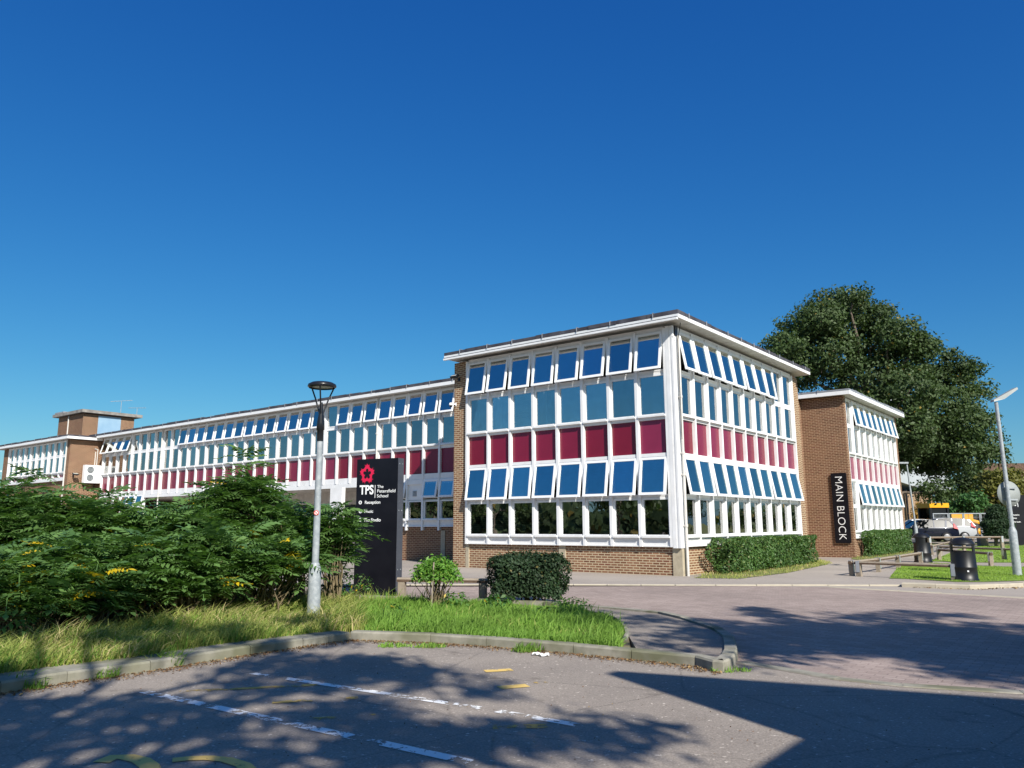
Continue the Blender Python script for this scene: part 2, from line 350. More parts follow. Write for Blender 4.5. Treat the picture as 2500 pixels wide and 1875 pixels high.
struct('kerb', strip([G(1591,1434), G(1700,1452), G(1800,1470), G(1950,1486), G(2212,1502), G(2500,1516)], .16, -.02, .014), M['kerb'])
# verge: raised soil bed and the tarmac pad at its tip
inner = []
def off(P, w, side=1):
    O = []
    for i, p in enumerate(P):
        d = (P[min(i+1, len(P)-1)]-P[max(i-1, 0)]).normalized(); ww = w[i] if isinstance(w, list) else w
        O.append(p+Vector((-d.y, d.x, 0))*ww*side)
    return O
gt = [G(1350,1400), G(1357,1384), G(1354,1370), G(1338,1352), G(1300,1336), G(1230,1322)]
front = off(KB, KW)
verge = front[:10]+[front[9].lerp(front[10], .45)]+gt[1:]+[Vector((-1.0,15.5,0)), Vector((-4,16.6,0)), Vector((-12,21.3,0)), Vector((-26,24,0)), Vector((-26,10,0))]
struct('verge', MB().prism(verge[::-1] if False else verge, -.02, .075), M['soil'])
padp = [front[9].lerp(front[10], .5)]+front[10:12]+off([G(1591,1434), G(1592,1412), G(1586,1392), G(1565,1377), G(1538,1366), G(1490,1350), G(1437,1337), G(1360,1329), G(1283,1322)], .13)+[G(1230,1322), G(1300,1338), G(1338,1354), G(1354,1372), G(1357,1386)]
struct('path', MB().prism(padp, -.02, .09), M['pad'])
struct('kerb', strip([G(1353,1402), G(1360,1386), G(1356,1371), G(1340,1353), G(1300,1336)], .05, .0, .115), M['kerb'])
# markings
def line(a, b, w, m, z=.009, name='road_marking'):
    a = Vector(a); b = Vector(b); d = (b-a).normalized(); n = Vector((-d.y, d.x, 0))*w/2
    return struct(name, MB().sheet([a-n, b-n, b+n, a+n], z), m)
line(G(312,1496), G(1015,1649), .11, M['wline']); line(G(545,1456), G(1040,1532), .10, M['wline']); line(G(1075,1538), G(1250,1569), .10, M['wline'])
q4 = lambda x, y: G(.56*x, 1327.2+.56*y)
line(q4(660,303), q4(1230,274), .09, M['yhatch']); line(q4(1050,343), q4(1380,324), .09, M['yhatch']); line(q4(1140,412), q4(1450,392), .10, M['yhatch'])
line(q4(1870,222), q4(1975,216), .13, M['ypaint']); line(q4(1925,286), q4(2035,277), .14, M['ypaint'])
line(q4(1900,438), q4(2110,434), .12, M['yhatch']); line(q4(2060,268), q4(2110,264), .08, M['yhatch'])
def arcmark(P, w):
    P = [Vector((p[0], p[1], 0)) for p in P]; A = off(P, w/2); B_ = off(P, -w/2)
    mb = MB(); n = len(P); mb.add([(*p.xy, .010) for p in A]+[(*p.xy, .010) for p in B_], [(i, i+1, i+1+n, i+n) for i in range(n-1)]); struct('road_marking', mb, M['ypaint'])
arcmark([G(218,1650), G(245,1638), G(275,1638), G(305,1645), G(322,1657), G(330,1672), G(300,1690), G(240,1700)], .12)
arcmark([G(372,1645), G(410,1641), G(450,1640), G(490,1644), G(525,1655), G(545,1672), G(540,1695), G(490,1715)], .10)
for y in (1357, 1367.5): line(S(700, y+1), S(866, y), .12, M['yline'], .012)
line(r1(1500,1362), r1(2300,1325)+Vector((0,-.9,0)), .08, M['wline'], .010)
# lawns on the right
struct('lawn', MB().sheet([r1(-60,1195), r1(200,1200), r1(1080,1252), r1(1550,1252), r1(2212,1232), r1(2900,1190), r1(2900,990), r1(2212,1005), r1(1500,985), r1(700,935), r1(100,985)], .012), M['lawn'])
struct('lawn', MB().sheet([r1(600,905), r1(1500,925), r1(2212,928), r1(2900,930), r1(2900,640), r1(2212,648), r1(1480,640), r1(1100,700), r1(750,850)], .012), M['lawn'])
struct('lawn', MB().sheet([r1(500,570), r1(1050,585), r1(1060,505), r1(500,500)], .012), M['dullgrass'])
struct('lawn', MB().sheet([G(1500,1249), G(1600,1250), G(1700,1238), G(1790,1219), G(1765,1212), G(1545,1236)], .012), M['dullgrass'])
struct('lawn', MB().sheet([G(1838,1208), G(1870,1212), G(1930,1204), G(2000,1188), G(1985,1180), G(1860,1190)], .012), M['dullgrass'])

# ================================================================ BUILDINGS
CACHE = {}
def cm(key, fn):
    if key not in CACHE: CACHE[key] = fn()
    return CACHE[key]
def frame_mb(w, h, t, d0, d1):
    mb = MB(); mb.box(0, w, d0, d1, 0, t); mb.box(0, w, d0, d1, h-t, h); mb.box(0, t, d0, d1, t, h-t); mb.box(w-t, w, d0, d1, t, h-t); return mb
def place(par, org, ang, u, w, z, name, me, rx=0, label=None):
    c, s = math.cos(ang), math.sin(ang)
    return link(name, me, par, (org[0]+u*c-w*s, org[1]+u*s+w*c, z), ang, rx, label)
MW, MD = .10, .15
def facade(par, org, ang, E, rows, ztop, zbot, bays=None, opened=None, tilt=9.5, key='', mull=True, mframe='pvc', curtain=None):
    """E: mullion centres along the facade; rows: (kind,z0,z1,openset)"""
    for i, u in enumerate(E):
        if mull: place(par, org, ang, u-MW/2, 0, zbot[i] if isinstance(zbot, list) else zbot, 'mullion', cm(('mull', ztop, zbot[i] if isinstance(zbot, list) else zbot), lambda: MB().box(0, MW, 0, MD, 0, ztop-(zbot[i] if isinstance(zbot, list) else zbot)).mesh('mullion', M['white'])))
    for i in range(len(E)-1):
        u0 = E[i]+MW/2; w = round(E[i+1]-E[i]-MW, 2)
        for kind, z0, z1, op in rows:
            if callable(op): st = op(i)
            else: st = op
            if st is None: continue
            h = round(z1-z0, 3)
            if kind == 'panel':
                place(par, org, ang, u0, .11, z0, 'spandrel_panel', cm(('pan', w, h), lambda: MB().box(0, w, 0, .03, 0, h).mesh('spandrel_panel', M['maroon'])))
                continue
            fr = cm(('fr', w, h), lambda: frame_mb(w, h, .045 if kind == 'hop' else .055, .07, .14).mesh('window', M[mframe]))
            win = place(par, org, ang, u0, 0, z0, 'window', fr)
            if kind == 'hop' and st:
                t = R(-tilt*(st if isinstance(st, float) else 1.0)+random.uniform(-1.3, 1.3))
                cw, ch = w-.02, h-.03
                ca = cm(('ca', cw, ch), lambda: cas(cw, ch)); pa = cm(('cp', cw, ch), lambda: MB().box(.073, cw-.073, .022, .034, .073-ch, -.073).mesh('pane', M['glass_open']))
                c = link('casement', ca, win, (.01, .015, h-.015), 0, t); link('pane', pa, win, (.01, .015, h-.015), 0, t)
            else:
                link('pane', cm(('p', w, h), lambda: MB().box(.05, w-.05, .105, .117, .05, h-.05).mesh('pane', M['glass'])), win)
            if kind in ('fix', 'fixs'):
                link('sill', cm(('sill', w), lambda: MB().box(.0, w, -.035, .07, -.035, .02).box(.02, w-.06, .0, .068, .021, .055).box(0, w, .05, .105, -.12, -.036).mesh('sill', M['white'])), win)
            if kind == 'fixs':
                link('apron', cm(('ap', w), lambda: MB().box(0, w, .06, .10, -.30, -.121).box(0, w, .02, .06, -.30, -.265).mesh('apron', M['white'])), win)
def cas(w, h):
    mb = MB(); t = .075
    mb.box(0, w, 0, .05, -h, -h+t); mb.box(0, w, 0, .05, -t, 0); mb.box(0, t, 0, .05, -h+t, -t); mb.box(w-t, w, 0, .05, -h+t, -t)
    return mb.mesh('casement', M['pvc'])
def rails(par, org, ang, u0, u1, zs, name='transom'):
    for z0, z1, w0, w1 in zs:
        place(par, org, ang, u0, w0, z0, name, MB().box(0, u1-u0, 0, w1-w0, 0, z1-z0).mesh(name, M['white']))
def roof(par, x0, x1, y0, y1, zf0, zf1, thick=.15, m='slate', gutter=False, inset=.0, clips=()):
    mb = MB(); t = .03
    mb.box(x0, x1, y0, y0+t, zf0, zf1); mb.box(x0, x1, y1-t, y1, zf0, zf1); mb.box(x0, x0+t, y0+t, y1-t, zf0, zf1); mb.box(x1-t, x1, y0+t, y1-t, zf0, zf1)
    mb.build('fascia', M['fascia'], par)
    MB().box(x0+t, x1-t, y0+t, y1-t, zf0+.02, zf0+.05).build('soffit', M['soffit'], par)
    # felted deck in slightly uneven lengths, as its turned-up edge looks from below
    mb = MB(); n = max(2, int((x1-x0)/1.0))
    for i in range(n):
        a = x0+inset+(x1-x0-2*inset)*i/n; b = x0+inset+(x1-x0-2*inset)*(i+1)/n; dz = random.uniform(-.018, .018)
        mb.box(a, b-.012, y0+inset+random.uniform(-.02, .02), y0+inset+.5, zf1+.012, zf1+thick+dz)
    n = max(2, int((y1-y0)/1.0))
    for i in range(n):
        a = y0+inset+.51+(y1-y0-2*inset-.52)*i/n; b = y0+inset+.51+(y1-y0-2*inset-.52)*(i+1)/n
        mb.box(x1-inset-.5, x1-inset+random.uniform(-.02, .02), a, b-.012, zf1+.012, zf1+thick+random.uniform(-.018, .018))
    mb.box(x0+inset, x1-inset-.51, y0+inset+.51, y1-inset, zf1+.005, zf1+thick*.8)
    nf = len(mb.f)
    for k in range(int((x1-x0)/1.3)): xx = x0+.8+k*1.3+random.uniform(-.2, .2); mb.box(xx, xx+.03, y0+inset-.035, y0+inset-.022, zf1+.0, zf1+thick+.01); mb.box(xx, xx+.03, y0+inset-.02, y0+.25, zf1+thick+.02, zf1+thick+.03)
    for k in range(int((y1-y0)/1.3)): yy = y0+.8+k*1.3+random.uniform(-.2, .2); mb.box(x1-inset+.025, x1-inset+.045, yy, yy+.03, zf1+.0, zf1+thick+.01)
    me = mb.mesh('roof', [M[m], M['lead']])
    for p in me.polygons:
        if p.index >= nf: p.material_index = 1
    link('roof', me, par)
    if gutter:
        g = MB().box(x0+.05, x1+.0, y0-.10, y0-.012, zf0-.075, zf0-.012).build('gutter', M['fascia'], par); MB().box(x0+.06, x1-.01, y0-.09, y0-.002, zf0-.011, zf0+.012).build('gap_shade_strip', M['black'], par)  # black strip over the gutter: the shade of the gap put into colour
def downpipe(par, x, y, z0, z1, br=(1.5, 3.4, 5.6), r=.04):
    mb = MB(); mb.tube((x, y, z0), (x, y, z1), r, n=12)
    for z in br: mb.tube((x, y, z-.04), (x, y, z+.04), r+.012, n=12); mb.box(x-.11, x+.02, y-.012, y+.012, z-.015, z+.015)
    return mb.build('downpipe', M['pipe'], par)
def interior(par, x0, x1, y0, y1, floors, m='interior'):
    mb = MB()
    for z in floors: mb.box(x0, x1, y0, y1, z-.12, z)
    mb.build('floor_slab', M[m], par)
def curtain_mesh(w, h, amp=.025, n=26):
    mb = MB(); vs = []; fs = []
    for i in range(n+1):
        u = w*i/n; y = amp*math.sin(u*42)+amp*.5*math.sin(u*23+1); vs += [(u, y, 0), (u, y, h)]
    fs = [(2*i, 2*i+2, 2*i+3, 2*i+1) for i in range(n)]; mb.add(vs, fs, True); return mb.mesh('curtain', M['curtain'])

# ---- front classroom block
blk = thing('classroom_block', C0, 'two storey brick classroom block with white framed walls, its corner nearest the road', 'school building', ROTB)
EA = [-.32-1.01*i-.0 for i in range(9)][::-1]; EA = [-8.39]+[-7.38, -6.38, -5.37, -4.37, -3.355, -2.345, -1.33]+[-.30]
EB = [.18, 1.36, 2.38, 3.37, 4.35, 5.37, 6.38, 7.41, 8.40, 9.42, 10.58]; EB[0] = .40
rowsA = [('hop', 6.15, 7.40, 1), ('fix', 4.77, 6.06, 1), ('panel', 3.62, 4.645, 1), ('hop', 2.34, 3.52, 1), ('fixs', 1.13, 2.28, 1)]
facade(blk, (0, 0), 0, EA, rowsA, 7.46, .83)
rowsB = [('hop', 6.15, 7.40, lambda i: 0 if i >= 8 else 1), ('fix', 4.77, 6.06, 1), ('panel', 3.62, 4.645, 1), ('hop', 2.34, 3.52, 1), ('fixs', 1.13, 2.28, 1)]
facade(blk, (0, 0), R(90), EB, rowsB, 7.46, .83)
rz = [(7.40, 7.52, .05, .14), (6.06, 6.15, .08, .15), (4.645, 4.68, .06, .14), (3.52, 3.62, .03, .145), (2.28, 2.34, .08, .15)]
rails(blk, (0, 0), 0, -8.34, -.35, rz); rails(blk, (0, 0), R(90), .45, 10.53, rz)
cp_ = MB(); cp_.box(-.25, -.13, -.005, .15, .80, 7.50); cp_.box(-.125, -.07, .01, .15, .80, 7.50); cp_.box(-.065, .0, -.0, .06, .80, 7.50); cp_.box(-.06, -.01, .065, .12, .80, 7.5); cp_.box(-.13, .0, .125, .35, .80, 7.50)
cp_.build('corner_post', M['white'], blk)
b = MB(); b.box(-8.34, -.33, .13, .40, 0, .95); b.box(-.40, -.13, .42, 10.6, 0, .95); b.box(-9.1, -8.49, .10, .45, 0, 7.50)
b.box(-.45, -.03, 10.63, 11.1, 0, 7.50); b.box(-.75, -.15, 11.1, 11.65, 0, 7.50)
b.box(-9.1, -8.8, .45, 11.6, 0, 7.5); b.box(-9.1, -.75, 11.3, 11.64, 0, 7.5)
b.build('brick_wall', M['brick'], blk)
for a, c in ((-.33, -.02), (-4.42, -4.16), (-8.49, -8.34)):
    MB().box(a, c, .095, .42, 0, .86).build('concrete_pier', M['concrete'], blk)
roof(blk, -9.16, .42, -.42, 11.64, 7.60, 7.71, .125, gutter=True)
interior(blk, -8.78, -.42, .42, 11.28, (.30, 3.68))
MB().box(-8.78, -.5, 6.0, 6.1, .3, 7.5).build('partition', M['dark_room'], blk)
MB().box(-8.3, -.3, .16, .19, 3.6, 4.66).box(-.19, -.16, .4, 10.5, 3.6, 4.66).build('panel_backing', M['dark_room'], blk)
dp = MB(); dp.tube((.075, .235, 0), (.075, .235, 7.2), .042, n=14)
for z in (1.45, 2.95, 3.6, 5.3): dp.tube((.075, .235, z-.035), (.075, .235, z+.035), .056, n=14); dp.box(-.02, .04, .18, .30, z-.02, z+.02)
dp.build('downpipe', M['pipe'], blk)
MB().box(-.10, .03, .12, .30, 7.2, 7.51).tube((.10, .15, 7.05), (.38, -.2, 7.47), .012).tube((.10, .15, 7.05), (.1, .15, 4.0), .01).build('pipe_hopper', M['black'], blk)
# curtains behind the side windows (cloth drawn to the far jamb)
for i in range(10):
    for z0, z1 in ((1.2, 2.3), (4.8, 6.1)):
        w = EB[i+1]-EB[i]; link('curtain', cm(('cu', z0), lambda: curtain_mesh(.40, z1-z0, .018)), blk, (-.175, EB[i+1]-.31, z0), R(90))
for i in (0, 1, 3): link('curtain', cm(('cuA', 0), lambda: curtain_mesh(.30, 1.2)), blk, (EA[i]+.1, .28, 4.85), 0)

# ---- long wing
W0 = [-11.54,-12.37,-13.3,-14.26,-15.21,-16.17,-17.18,-18.16,-19.13,-20.01,-21.04,-22.01,-23.01,-23.91,-24.83,-25.86,-26.84,-27.76,-28.75,-29.72,-30.67,-31.65,-32.6,-33.53,-34.47,-35.41,-36.51,-37.42,-38.34,-39.29,-40.26,-41.25,-42.21,-43.25]
co = np.polyfit(np.arange(34), W0, 2); EW = [float(np.polyval(co, i))-.03 for i in range(34)]; EWr = EW[::-1]; EWr = EWr+[EW[0]+.97, EW[0]+1.94]
nW = len(EWr)-1                                             # bays numbered from the far left: 0..34
wing = thing('classroom_wing', L2W(-11, 2.77), 'long two storey wing running left behind the shrubs, with maroon panels and many tilted windows', 'school building', ROTB)
def wl(x, y): return (x+11, y-2.77)
def opW(i):
    k = nW-1-i-2                                            # bay index counted leftwards from the brick pier
    if k < 0: return 1
    if k in (8,) : return 0
    if k <= 22: return 1
    if 29 <= k: return 1.7
    return 0
EWl = [e+11 for e in EWr]
low = lambda i: (nW-1-i-2) <= 3 or (nW-1-i-2) >= 27
def lowhop(i):
    k = nW-1-i-2
    return None if not low(i) or k == 2 else 1
rowsW = [('hop', 6.16, 7.24, opW), ('fix', 4.86, 6.07, 1), ('panel', 3.66, 4.70, 1), ('hop', 2.62, 3.42, lowhop), ('fixs', 1.72, 2.52, lambda i: 1 if low(i) else None)]
facade(wing, (0, 0), 0, EWl, rowsW, 7.28, [1.27 if ((nW-1-i-2) <= 3 or (nW-i-2) >= 27) else 3.42 for i in range(nW+1)], tilt=10)
uL, uR = EWl[0]+.05, EWl[-1]
rails(wing, (0, 0), 0, uL, uR, [(7.24, 7.28, .05, .14), (6.07, 6.16, .08, .15), (4.70, 4.74, .06, .14), (3.42, 3.66, .04, .145)])
MB().box(uL-.1, uR, .02, .4, 3.22, 3.415).build('beam', M['fascia'], wing)
k2 = nW-1-2-2; MB().box(EWl[k2]+.05, EWl[k2+1]-.05, .09, .12, 2.56, 3.42).build('blank_panel', M['white'], wing)
ventp = MB()
for k in range(6): ventp.box(EWl[k2]+.32, EWl[k2]+.54, .06, .088, 2.72+k*.04, 2.745+k*.04)
ventp.build('vent_grille', M['galv'], wing)
b = MB(); xa = EWl[nW-1-3-2]-.05; xb = uR
b.box(xa, xb, .13, .42, 0, 1.42); b.box(uL, EWl[nW-27-2]+.05, .13, .42, 0, 1.42); b.box(uL-.35, uL-.01, .05, .42, 0, 7.24)
b.box(uL, xa, 4.2, 4.4, 0, 3.22); b.box(xa-.3, xa-.02, .43, 4.2, 0, 3.22)
b.box(uL-.3, xb, 9, 9.3, 0, 7.2)
b.build('brick_wall', M['brick_dark'], wing)
xp = -12.25+11; MB().box(xp-.1, xp+.14, .10, .129, 0, 1.26).build('concrete_pier', M['concrete'], wing)
MB().box(xa-.01, xa+.0, .43, 4.2, 3.2, 3.22).box(uL, xa, .42, 4.2, 3.16, 3.215).build('soffit', M['soffit'], wing)
roof(wing, -44.6+11, 2.1, -.40, 9.6, 7.28, 7.42, .13)
interior(wing, uL, uR, .42, 8.9, (3.36,))
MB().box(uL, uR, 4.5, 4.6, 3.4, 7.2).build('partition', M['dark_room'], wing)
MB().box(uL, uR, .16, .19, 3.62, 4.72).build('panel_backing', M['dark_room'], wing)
for i in range(nW):
    k = nW-1-i-2; w = EWl[i+1]-EWl[i]
    if k >= 23: link('blind', cm(('bl', 1), lambda: MB().box(0, .82, 0, .01, 0, 2.3).mesh('blind', M['curtain'])), wing, (EWl[i]+.09, .165, 4.8))
    elif k >= 11: link('curtain', cm('cuW', lambda: curtain_mesh(.34, 1.25, .015)), wing, (EWl[i]+.10, .19, 4.8))
    elif low(i): link('blind', cm(('bl', 2), lambda: MB().box(0, .84, 0, .01, 0, .9).mesh('blind', M['curtain'])), wing, (EWl[i]+.06, .125, 1.68))
for i, k in ((5, 0), (25, 0)): downpipe(wing, EWl[nW-i-2], -.05, 3.5 if i == 5 else 1.3, 7.25, (5.6,), .04)
# reception glazing deep under the wing
mb = MB(); g_ = MB()
for k in range(9): mb.box(-18+k*1.5, -17.9+k*1.5, 3.0, 3.1, .1, 3.15)
mb.box(-18, -5.5, 3.0, 3.1, 2.35, 2.5); mb.box(-18, -5.5, 3.0, 3.1, .0, .1); mb.build('entrance_frame', M['black'], wing)
MB().box(-18, -5.5, 3.04, 3.05, .1, 3.15).build('entrance_glazing', M['glass'], wing)
MB().box(-18.4, -5.2, 2.8, 2.95, 2.55, 3.16).build('entrance_fascia', M['soffit'], wing)
pc = PLANE(722*1.1302, 1180*1.1302, L2W(0, 2.2), YL); lx = (pc-C0).dot(XL)+11
MB().box(lx-.42, lx+.42, -.57, -.38, 0, 3.2).build('white_pillar', M['white'], wing)

# ---- far left part of the wing, stepping forward
fw = thing('end_wing', L2W(-44, .95), 'white framed end wing with brick return wall, stepping forward at the far left', 'school building', ROTB)
EF = [-54.15,-53.2,-52.25,-51.28,-50.3,-49.3,-48.3,-47.3,-46.35,-45.4,-44.42]; EFl = [e+44 for e in EF]
facade(fw, (0, 0), 0, EFl, [('hop', 6.14, 7.06, 0), ('fix', 5.0, 6.06, 1)], 7.12, 4.5, tilt=9)
for i in range(10):
    link('spandrel_panel', cm('fp', lambda: MB().box(0, .85, .11, .14, 0, .2).mesh('spandrel_panel', M['maroon'])), fw, (EFl[i]+.05, 0, 4.68))
    link('blind', cm(('bl', 3), lambda: MB().box(0, .82, 0, .01, 0, 2.1).mesh('blind', M['curtain'])), fw, (EFl[i]+.09, .165, 4.9))
rails(fw, (0, 0), 0, EFl[0], EFl[-1]+.05, [(7.06, 7.12, .05, .14), (6.06, 6.14, .08, .14), (4.45, 4.67, -.03, .13)])
b = MB(); b.box(-10.9, -.42, .13, .4, 0, 4.44); b.box(-11.05, EFl[0]-.06, .0, .4, 0, 7.12); b.box(-.38, .1, .0, 9.9, 0, 7.12); b.box(-11.05, -10.75, .4, 9.9, 0, 7.12)
b.build('brick_wall', M['brick_dark'], fw)
roof(fw, -12.0, .5, -.38, 10.3, 7.14, 7.30, .11)
MB().box(-10.8, -.4, 4, 4.1, 4.4, 7.1).build('partition', M['dark_room'], fw)
downpipe(fw, -.30, -.06, .2, 7.1, (4.9,), .05)
MB().tube((.14, 1.75, 4.4), (.14, 1.75, 6.55), .03).tube((.14, 1.75, 6.55), (.14, 1.55, 6.6), .03).tube((.14, 1.62, 5.5), (.14, 1.62, 6.4), .03).build('cable_pipe', M['pipe'], fw)
tw = MB(); tw.box(-14.9, -10.34, 5.05, 9.1, 7.2, 10.33); twr = tw.build('roof_tower', M['brick_dark'], fw)
MB().box(-15.5, -9.98, 4.78, 9.6, 10.38, 10.62).build('tower_cap', noisy('weathered_cap', (.33,.31,.28), (.16,.15,.14), 2.5, .9, .3), twr)
MB().box(-15.4, -13.8, 4.9, 7.5, 10.67, 10.78).build('cap_sheet', M['lead'], twr)
MB().box(-10.33, -10.31, 6.2, 8.0, 8.5, 10.25).build('blue_panel', noisy('blue_grey_board', (.22,.36,.50), (.30,.44,.56), 1.2, .4, 0), twr)
MB().tube((-12.9, 5.0, 7.3), (-12.9, 5.0, 10.3), .05).build('downpipe', M['pipe'], twr)

# ---- rear block carrying the sign
rb = thing('rear_block', L2W(.58, 15.5), 'brick block with plain end wall carrying the black sign, beyond the clipped hedge', 'school building', ROTB)
EM = [.38, 1.40, 2.42, 3.43, 4.44, 5.45, 6.46, 7.47, 8.48, 9.42]
rowsM = [('hop', 5.95, 7.08, lambda i: 1 if i else 0), ('fix', 4.62, 5.86, 1), ('panel', 3.46, 4.48, 1), ('hop', 2.28, 3.36, lambda i: 1 if i else 0), ('fixs', 1.12, 2.22, 1)]
facade(rb, (0, 0), R(90), EM, rowsM, 7.14, .87)
rails(rb, (0, 0), R(90), .43, 9.4, [(7.08, 7.16, .05, .14), (5.86, 5.95, .08, .15), (4.48, 4.52, .06, .14), (3.36, 3.46, .03, .145), (2.22, 2.28, .08, .15)])
b = MB(); b.box(-12, .02, 0, .3, 0, 7.18); b.box(-.4, -.13, .31, 9.6, 0, .95); b.box(-12, 0, 9.5, 9.8, 0, 7.18); b.box(-9.5, -1.9, -3.8, -.01, 0, 7.1)
b.build('brick_wall', M['brick_dark'], rb)
MB().box(-.28, .005, .305, .36, .87, 7.16).build('corner_post', M['white'], rb)
roof(rb, -12.3, .40, -.32, 10.1, 7.19, 7.36, .10, m='lead')
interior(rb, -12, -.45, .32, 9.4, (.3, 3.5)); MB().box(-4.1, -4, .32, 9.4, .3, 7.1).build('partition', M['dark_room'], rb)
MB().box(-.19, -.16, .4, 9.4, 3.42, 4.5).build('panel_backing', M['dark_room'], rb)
for i in range(9):
    for z0, h_ in ((1.15, 1.1), (4.65, 1.2)): link('blind', cm(('bl', h_), lambda: MB().box(0, .84, 0, .01, 0, h_).mesh('blind', M['curtain'])), rb, (-.22, EM[i]+.08, z0), R(90))
# ================================================================ FIXTURES ON THE BUILDINGS
def yawed(o): return o
bsd = thing('sign_board', L2W(0, 15.5-.0), 'tall black board with white capital letters reading downwards on brick wall', 'sign', ROTB)
sA, sB, sC = PLANE(1600+1575*.27125, 1050+390*.27125, L2W(0, 15.42), YL), PLANE(1600+1715*.27125, 1050+385*.27125, L2W(0, 15.42), YL), PLANE(1600+1770*.27125, 1050+1018*.27125, L2W(0, 15.42), YL)
x0 = (sA-C0).dot(XL); x1 = (sB-C0).dot(XL); zt, zb = sA.z, sC.z
def rrect(x0, x1, z0, z1, r, y0, y1):
    pp = []
    for cx, cz, a0 in ((x1-r, z1-r, 0), (x0+r, z1-r, 90), (x0+r, z0+r, 180), (x1-r, z0+r, 270)):
        for k in range(5): a = R(a0+k*22.5); pp.append((cx+r*math.cos(a), cz+r*math.sin(a)))
    n = len(pp); vs = [(p[0], y0, p[1]) for p in pp]+[(p[0], y1, p[1]) for p in pp]
    return MB().add(vs, [tuple(range(n)), tuple(range(2*n-1, n-1, -1))]+[(i, (i+1) % n, (i+1) % n+n, i+n) for i in range(n)])
rrect(x0, x1, zb, zt, .05, -.085, -.03).build('board', M['signblack'], bsd)
MB().box(x0+.1, x0+.16, -.03, -.001, zb+.3, zt-.3).box(x1-.16, x1-.1, -.03, -.001, zb+.3, zt-.3).build('wall_bracket', M['black'], bsd)
t = text_mesh('MAIN BLOCK', .44, M['letter'], .003, -.006, align='CENTER', spacing=1.04)
o = link('lettering', t, bsd, ((x0+x1)/2-.155, -.089, (zt+zb)/2)); o.rotation_euler = (R(90), R(90), 0)
bb = [v.co.x for v in t.vertices]; sc_ = (zt-zb-.30)/(max(bb)-min(bb)); o.scale = (sc_, sc_, sc_)

# air conditioner
ac = thing('air_conditioner', L2W(-43.9+.1, 1.78, 4.30), 'white twin fan condenser unit bolted to the brick return wall', 'air conditioner', ROTB)
MB().box(.08, .42, 0, 1.02, 0, 1.17).build('housing', M['pvc'], ac)
for zc in (.86, .34):
    g = MB(); g.lathe([(.0,0),(.22,0)], 28)
    for rr in (.05,.09,.13,.17,.21): g.lathe([(rr-.008,.012),(rr,.02),(rr+.008,.012)], 28, cap=False)
    o = g.build('fan_grille', M['galv'], ac); o.location = (.425, .35, zc); o.rotation_euler = (0, R(90), 0)
mk = link('maker_mark', text_mesh('LG', .09, M['galv'], .002), ac, (.424, .80, .86)); mk.rotation_euler = (R(90), 0, R(90))
rg = MB().lathe([(.035,0),(.045,.004),(.055,0)], 20, cap=False).build('maker_mark', M['galv'], ac); rg.location = (.424, .87, 1.0); rg.rotation_euler = (0, R(90), 0)
MB().box(.0, .4, .15, .2, -.05, -.005).box(.0, .4, .8, .85, -.05, -.005).box(0, .03, .15, .2, -.4, -.05).box(0, .03, .8, .85, -.4, -.05).build('bracket', M['black'], ac)
# floodlights, cameras, aerials
def flood(name_label, loc, rz, tilt=35, s=1.0):
    f = thing('floodlight', loc, name_label, 'floodlight', rz, 'floodlights on the brickwork')
    h = MB(); h.box(-.14*s, .14*s, -.035, .035, -.1*s, .1*s)
    for k in range(7): h.box(-.12*s+k*.04*s-.004, -.12*s+k*.04*s+.004, .035, .065, -.09*s, .09*s)
    o = h.build('housing', M['black'], f); o.location = (0, -.28*s, 0); o.rotation_euler = (R(-90+tilt), 0, 0)
    g = MB().box(-.115*s, .115*s, -.04, -.036, -.075*s, .075*s).build('lens', M['lens'], f); g.location = (0, -.28*s, 0); g.rotation_euler = (R(-90+tilt), 0, 0)
    MB().tube((0, 0, -.1), (0, -.2*s, -.03), .014).box(-.05, .05, -.02, 0, -.16, -.04).build('arm', M['black'], f)
flood('small black floodlight near the top of the brick pier beside the middle roof', L2W(-8.85, .10, 6.95), ROTB, 30)
flood('black floodlight on brick wall left of the air conditioner', L2W(-43.9+.1, 1.25, 4.85), ROTB+R(90), 20, 1.2)
def camera_dome(label, loc, rz):
    c = thing('security_camera', loc, label, 'security camera', rz, 'security cameras on the walls')
    MB().box(-.03, .03, -.16, 0, .02, .06).box(-.06,.06,-.02,0,-.03,.1).build('arm', M['pvc'], c)
    MB().lathe([(.02,.09),(.06,.07),(.07,.02),(.065,-.01)], 16, (0,-.2,0)).build('housing', M['pvc'], c)
    MB().lathe([(.06,-.012),(.05,-.06),(.02,-.085)], 16, (0,-.2,0)).build('dome', M['binblack'], c)
camera_dome('white dome camera on the left edge of the tall brick pier', L2W(-9.05, .12, 5.9), ROTB-R(20))
camera_dome('white camera on the brick pier at the far left end', L2W(-55.2, .95, 5.5), ROTB-R(20))
def aerial(label, p, s, r):
    a = thing('tv_aerial', p, label, 'aerial', r, 'roof aerials')
    m = MB(); m.tube((0,0,0), (0,0,1.1*s), .02); m.build('mast', M['galv'], a)
    m = MB(); m.tube((-.9*s,0,1.05*s), (.9*s,0,1.25*s), .018)
    for k in range(6): m.tube((-.8*s+k*.3*s,-.2*s,1.06*s+k*.035*s), (-.8*s+k*.3*s,.2*s,1.06*s+k*.035*s), .012)
    m.build('antenna', M['galv'], a)
aerial('rod aerial standing on the brick roof tower', L2W(-54.6, 9.0, 10.66), .9, .4)
aerial('small rod aerial on the roof at the far left', L2W(-55.6, 6.5, 7.3), 1.0, 1.6)
aerial('thin rod aerial at the right end of the tower cap', L2W(-54.3, 10.2, 10.3), .8, .9)

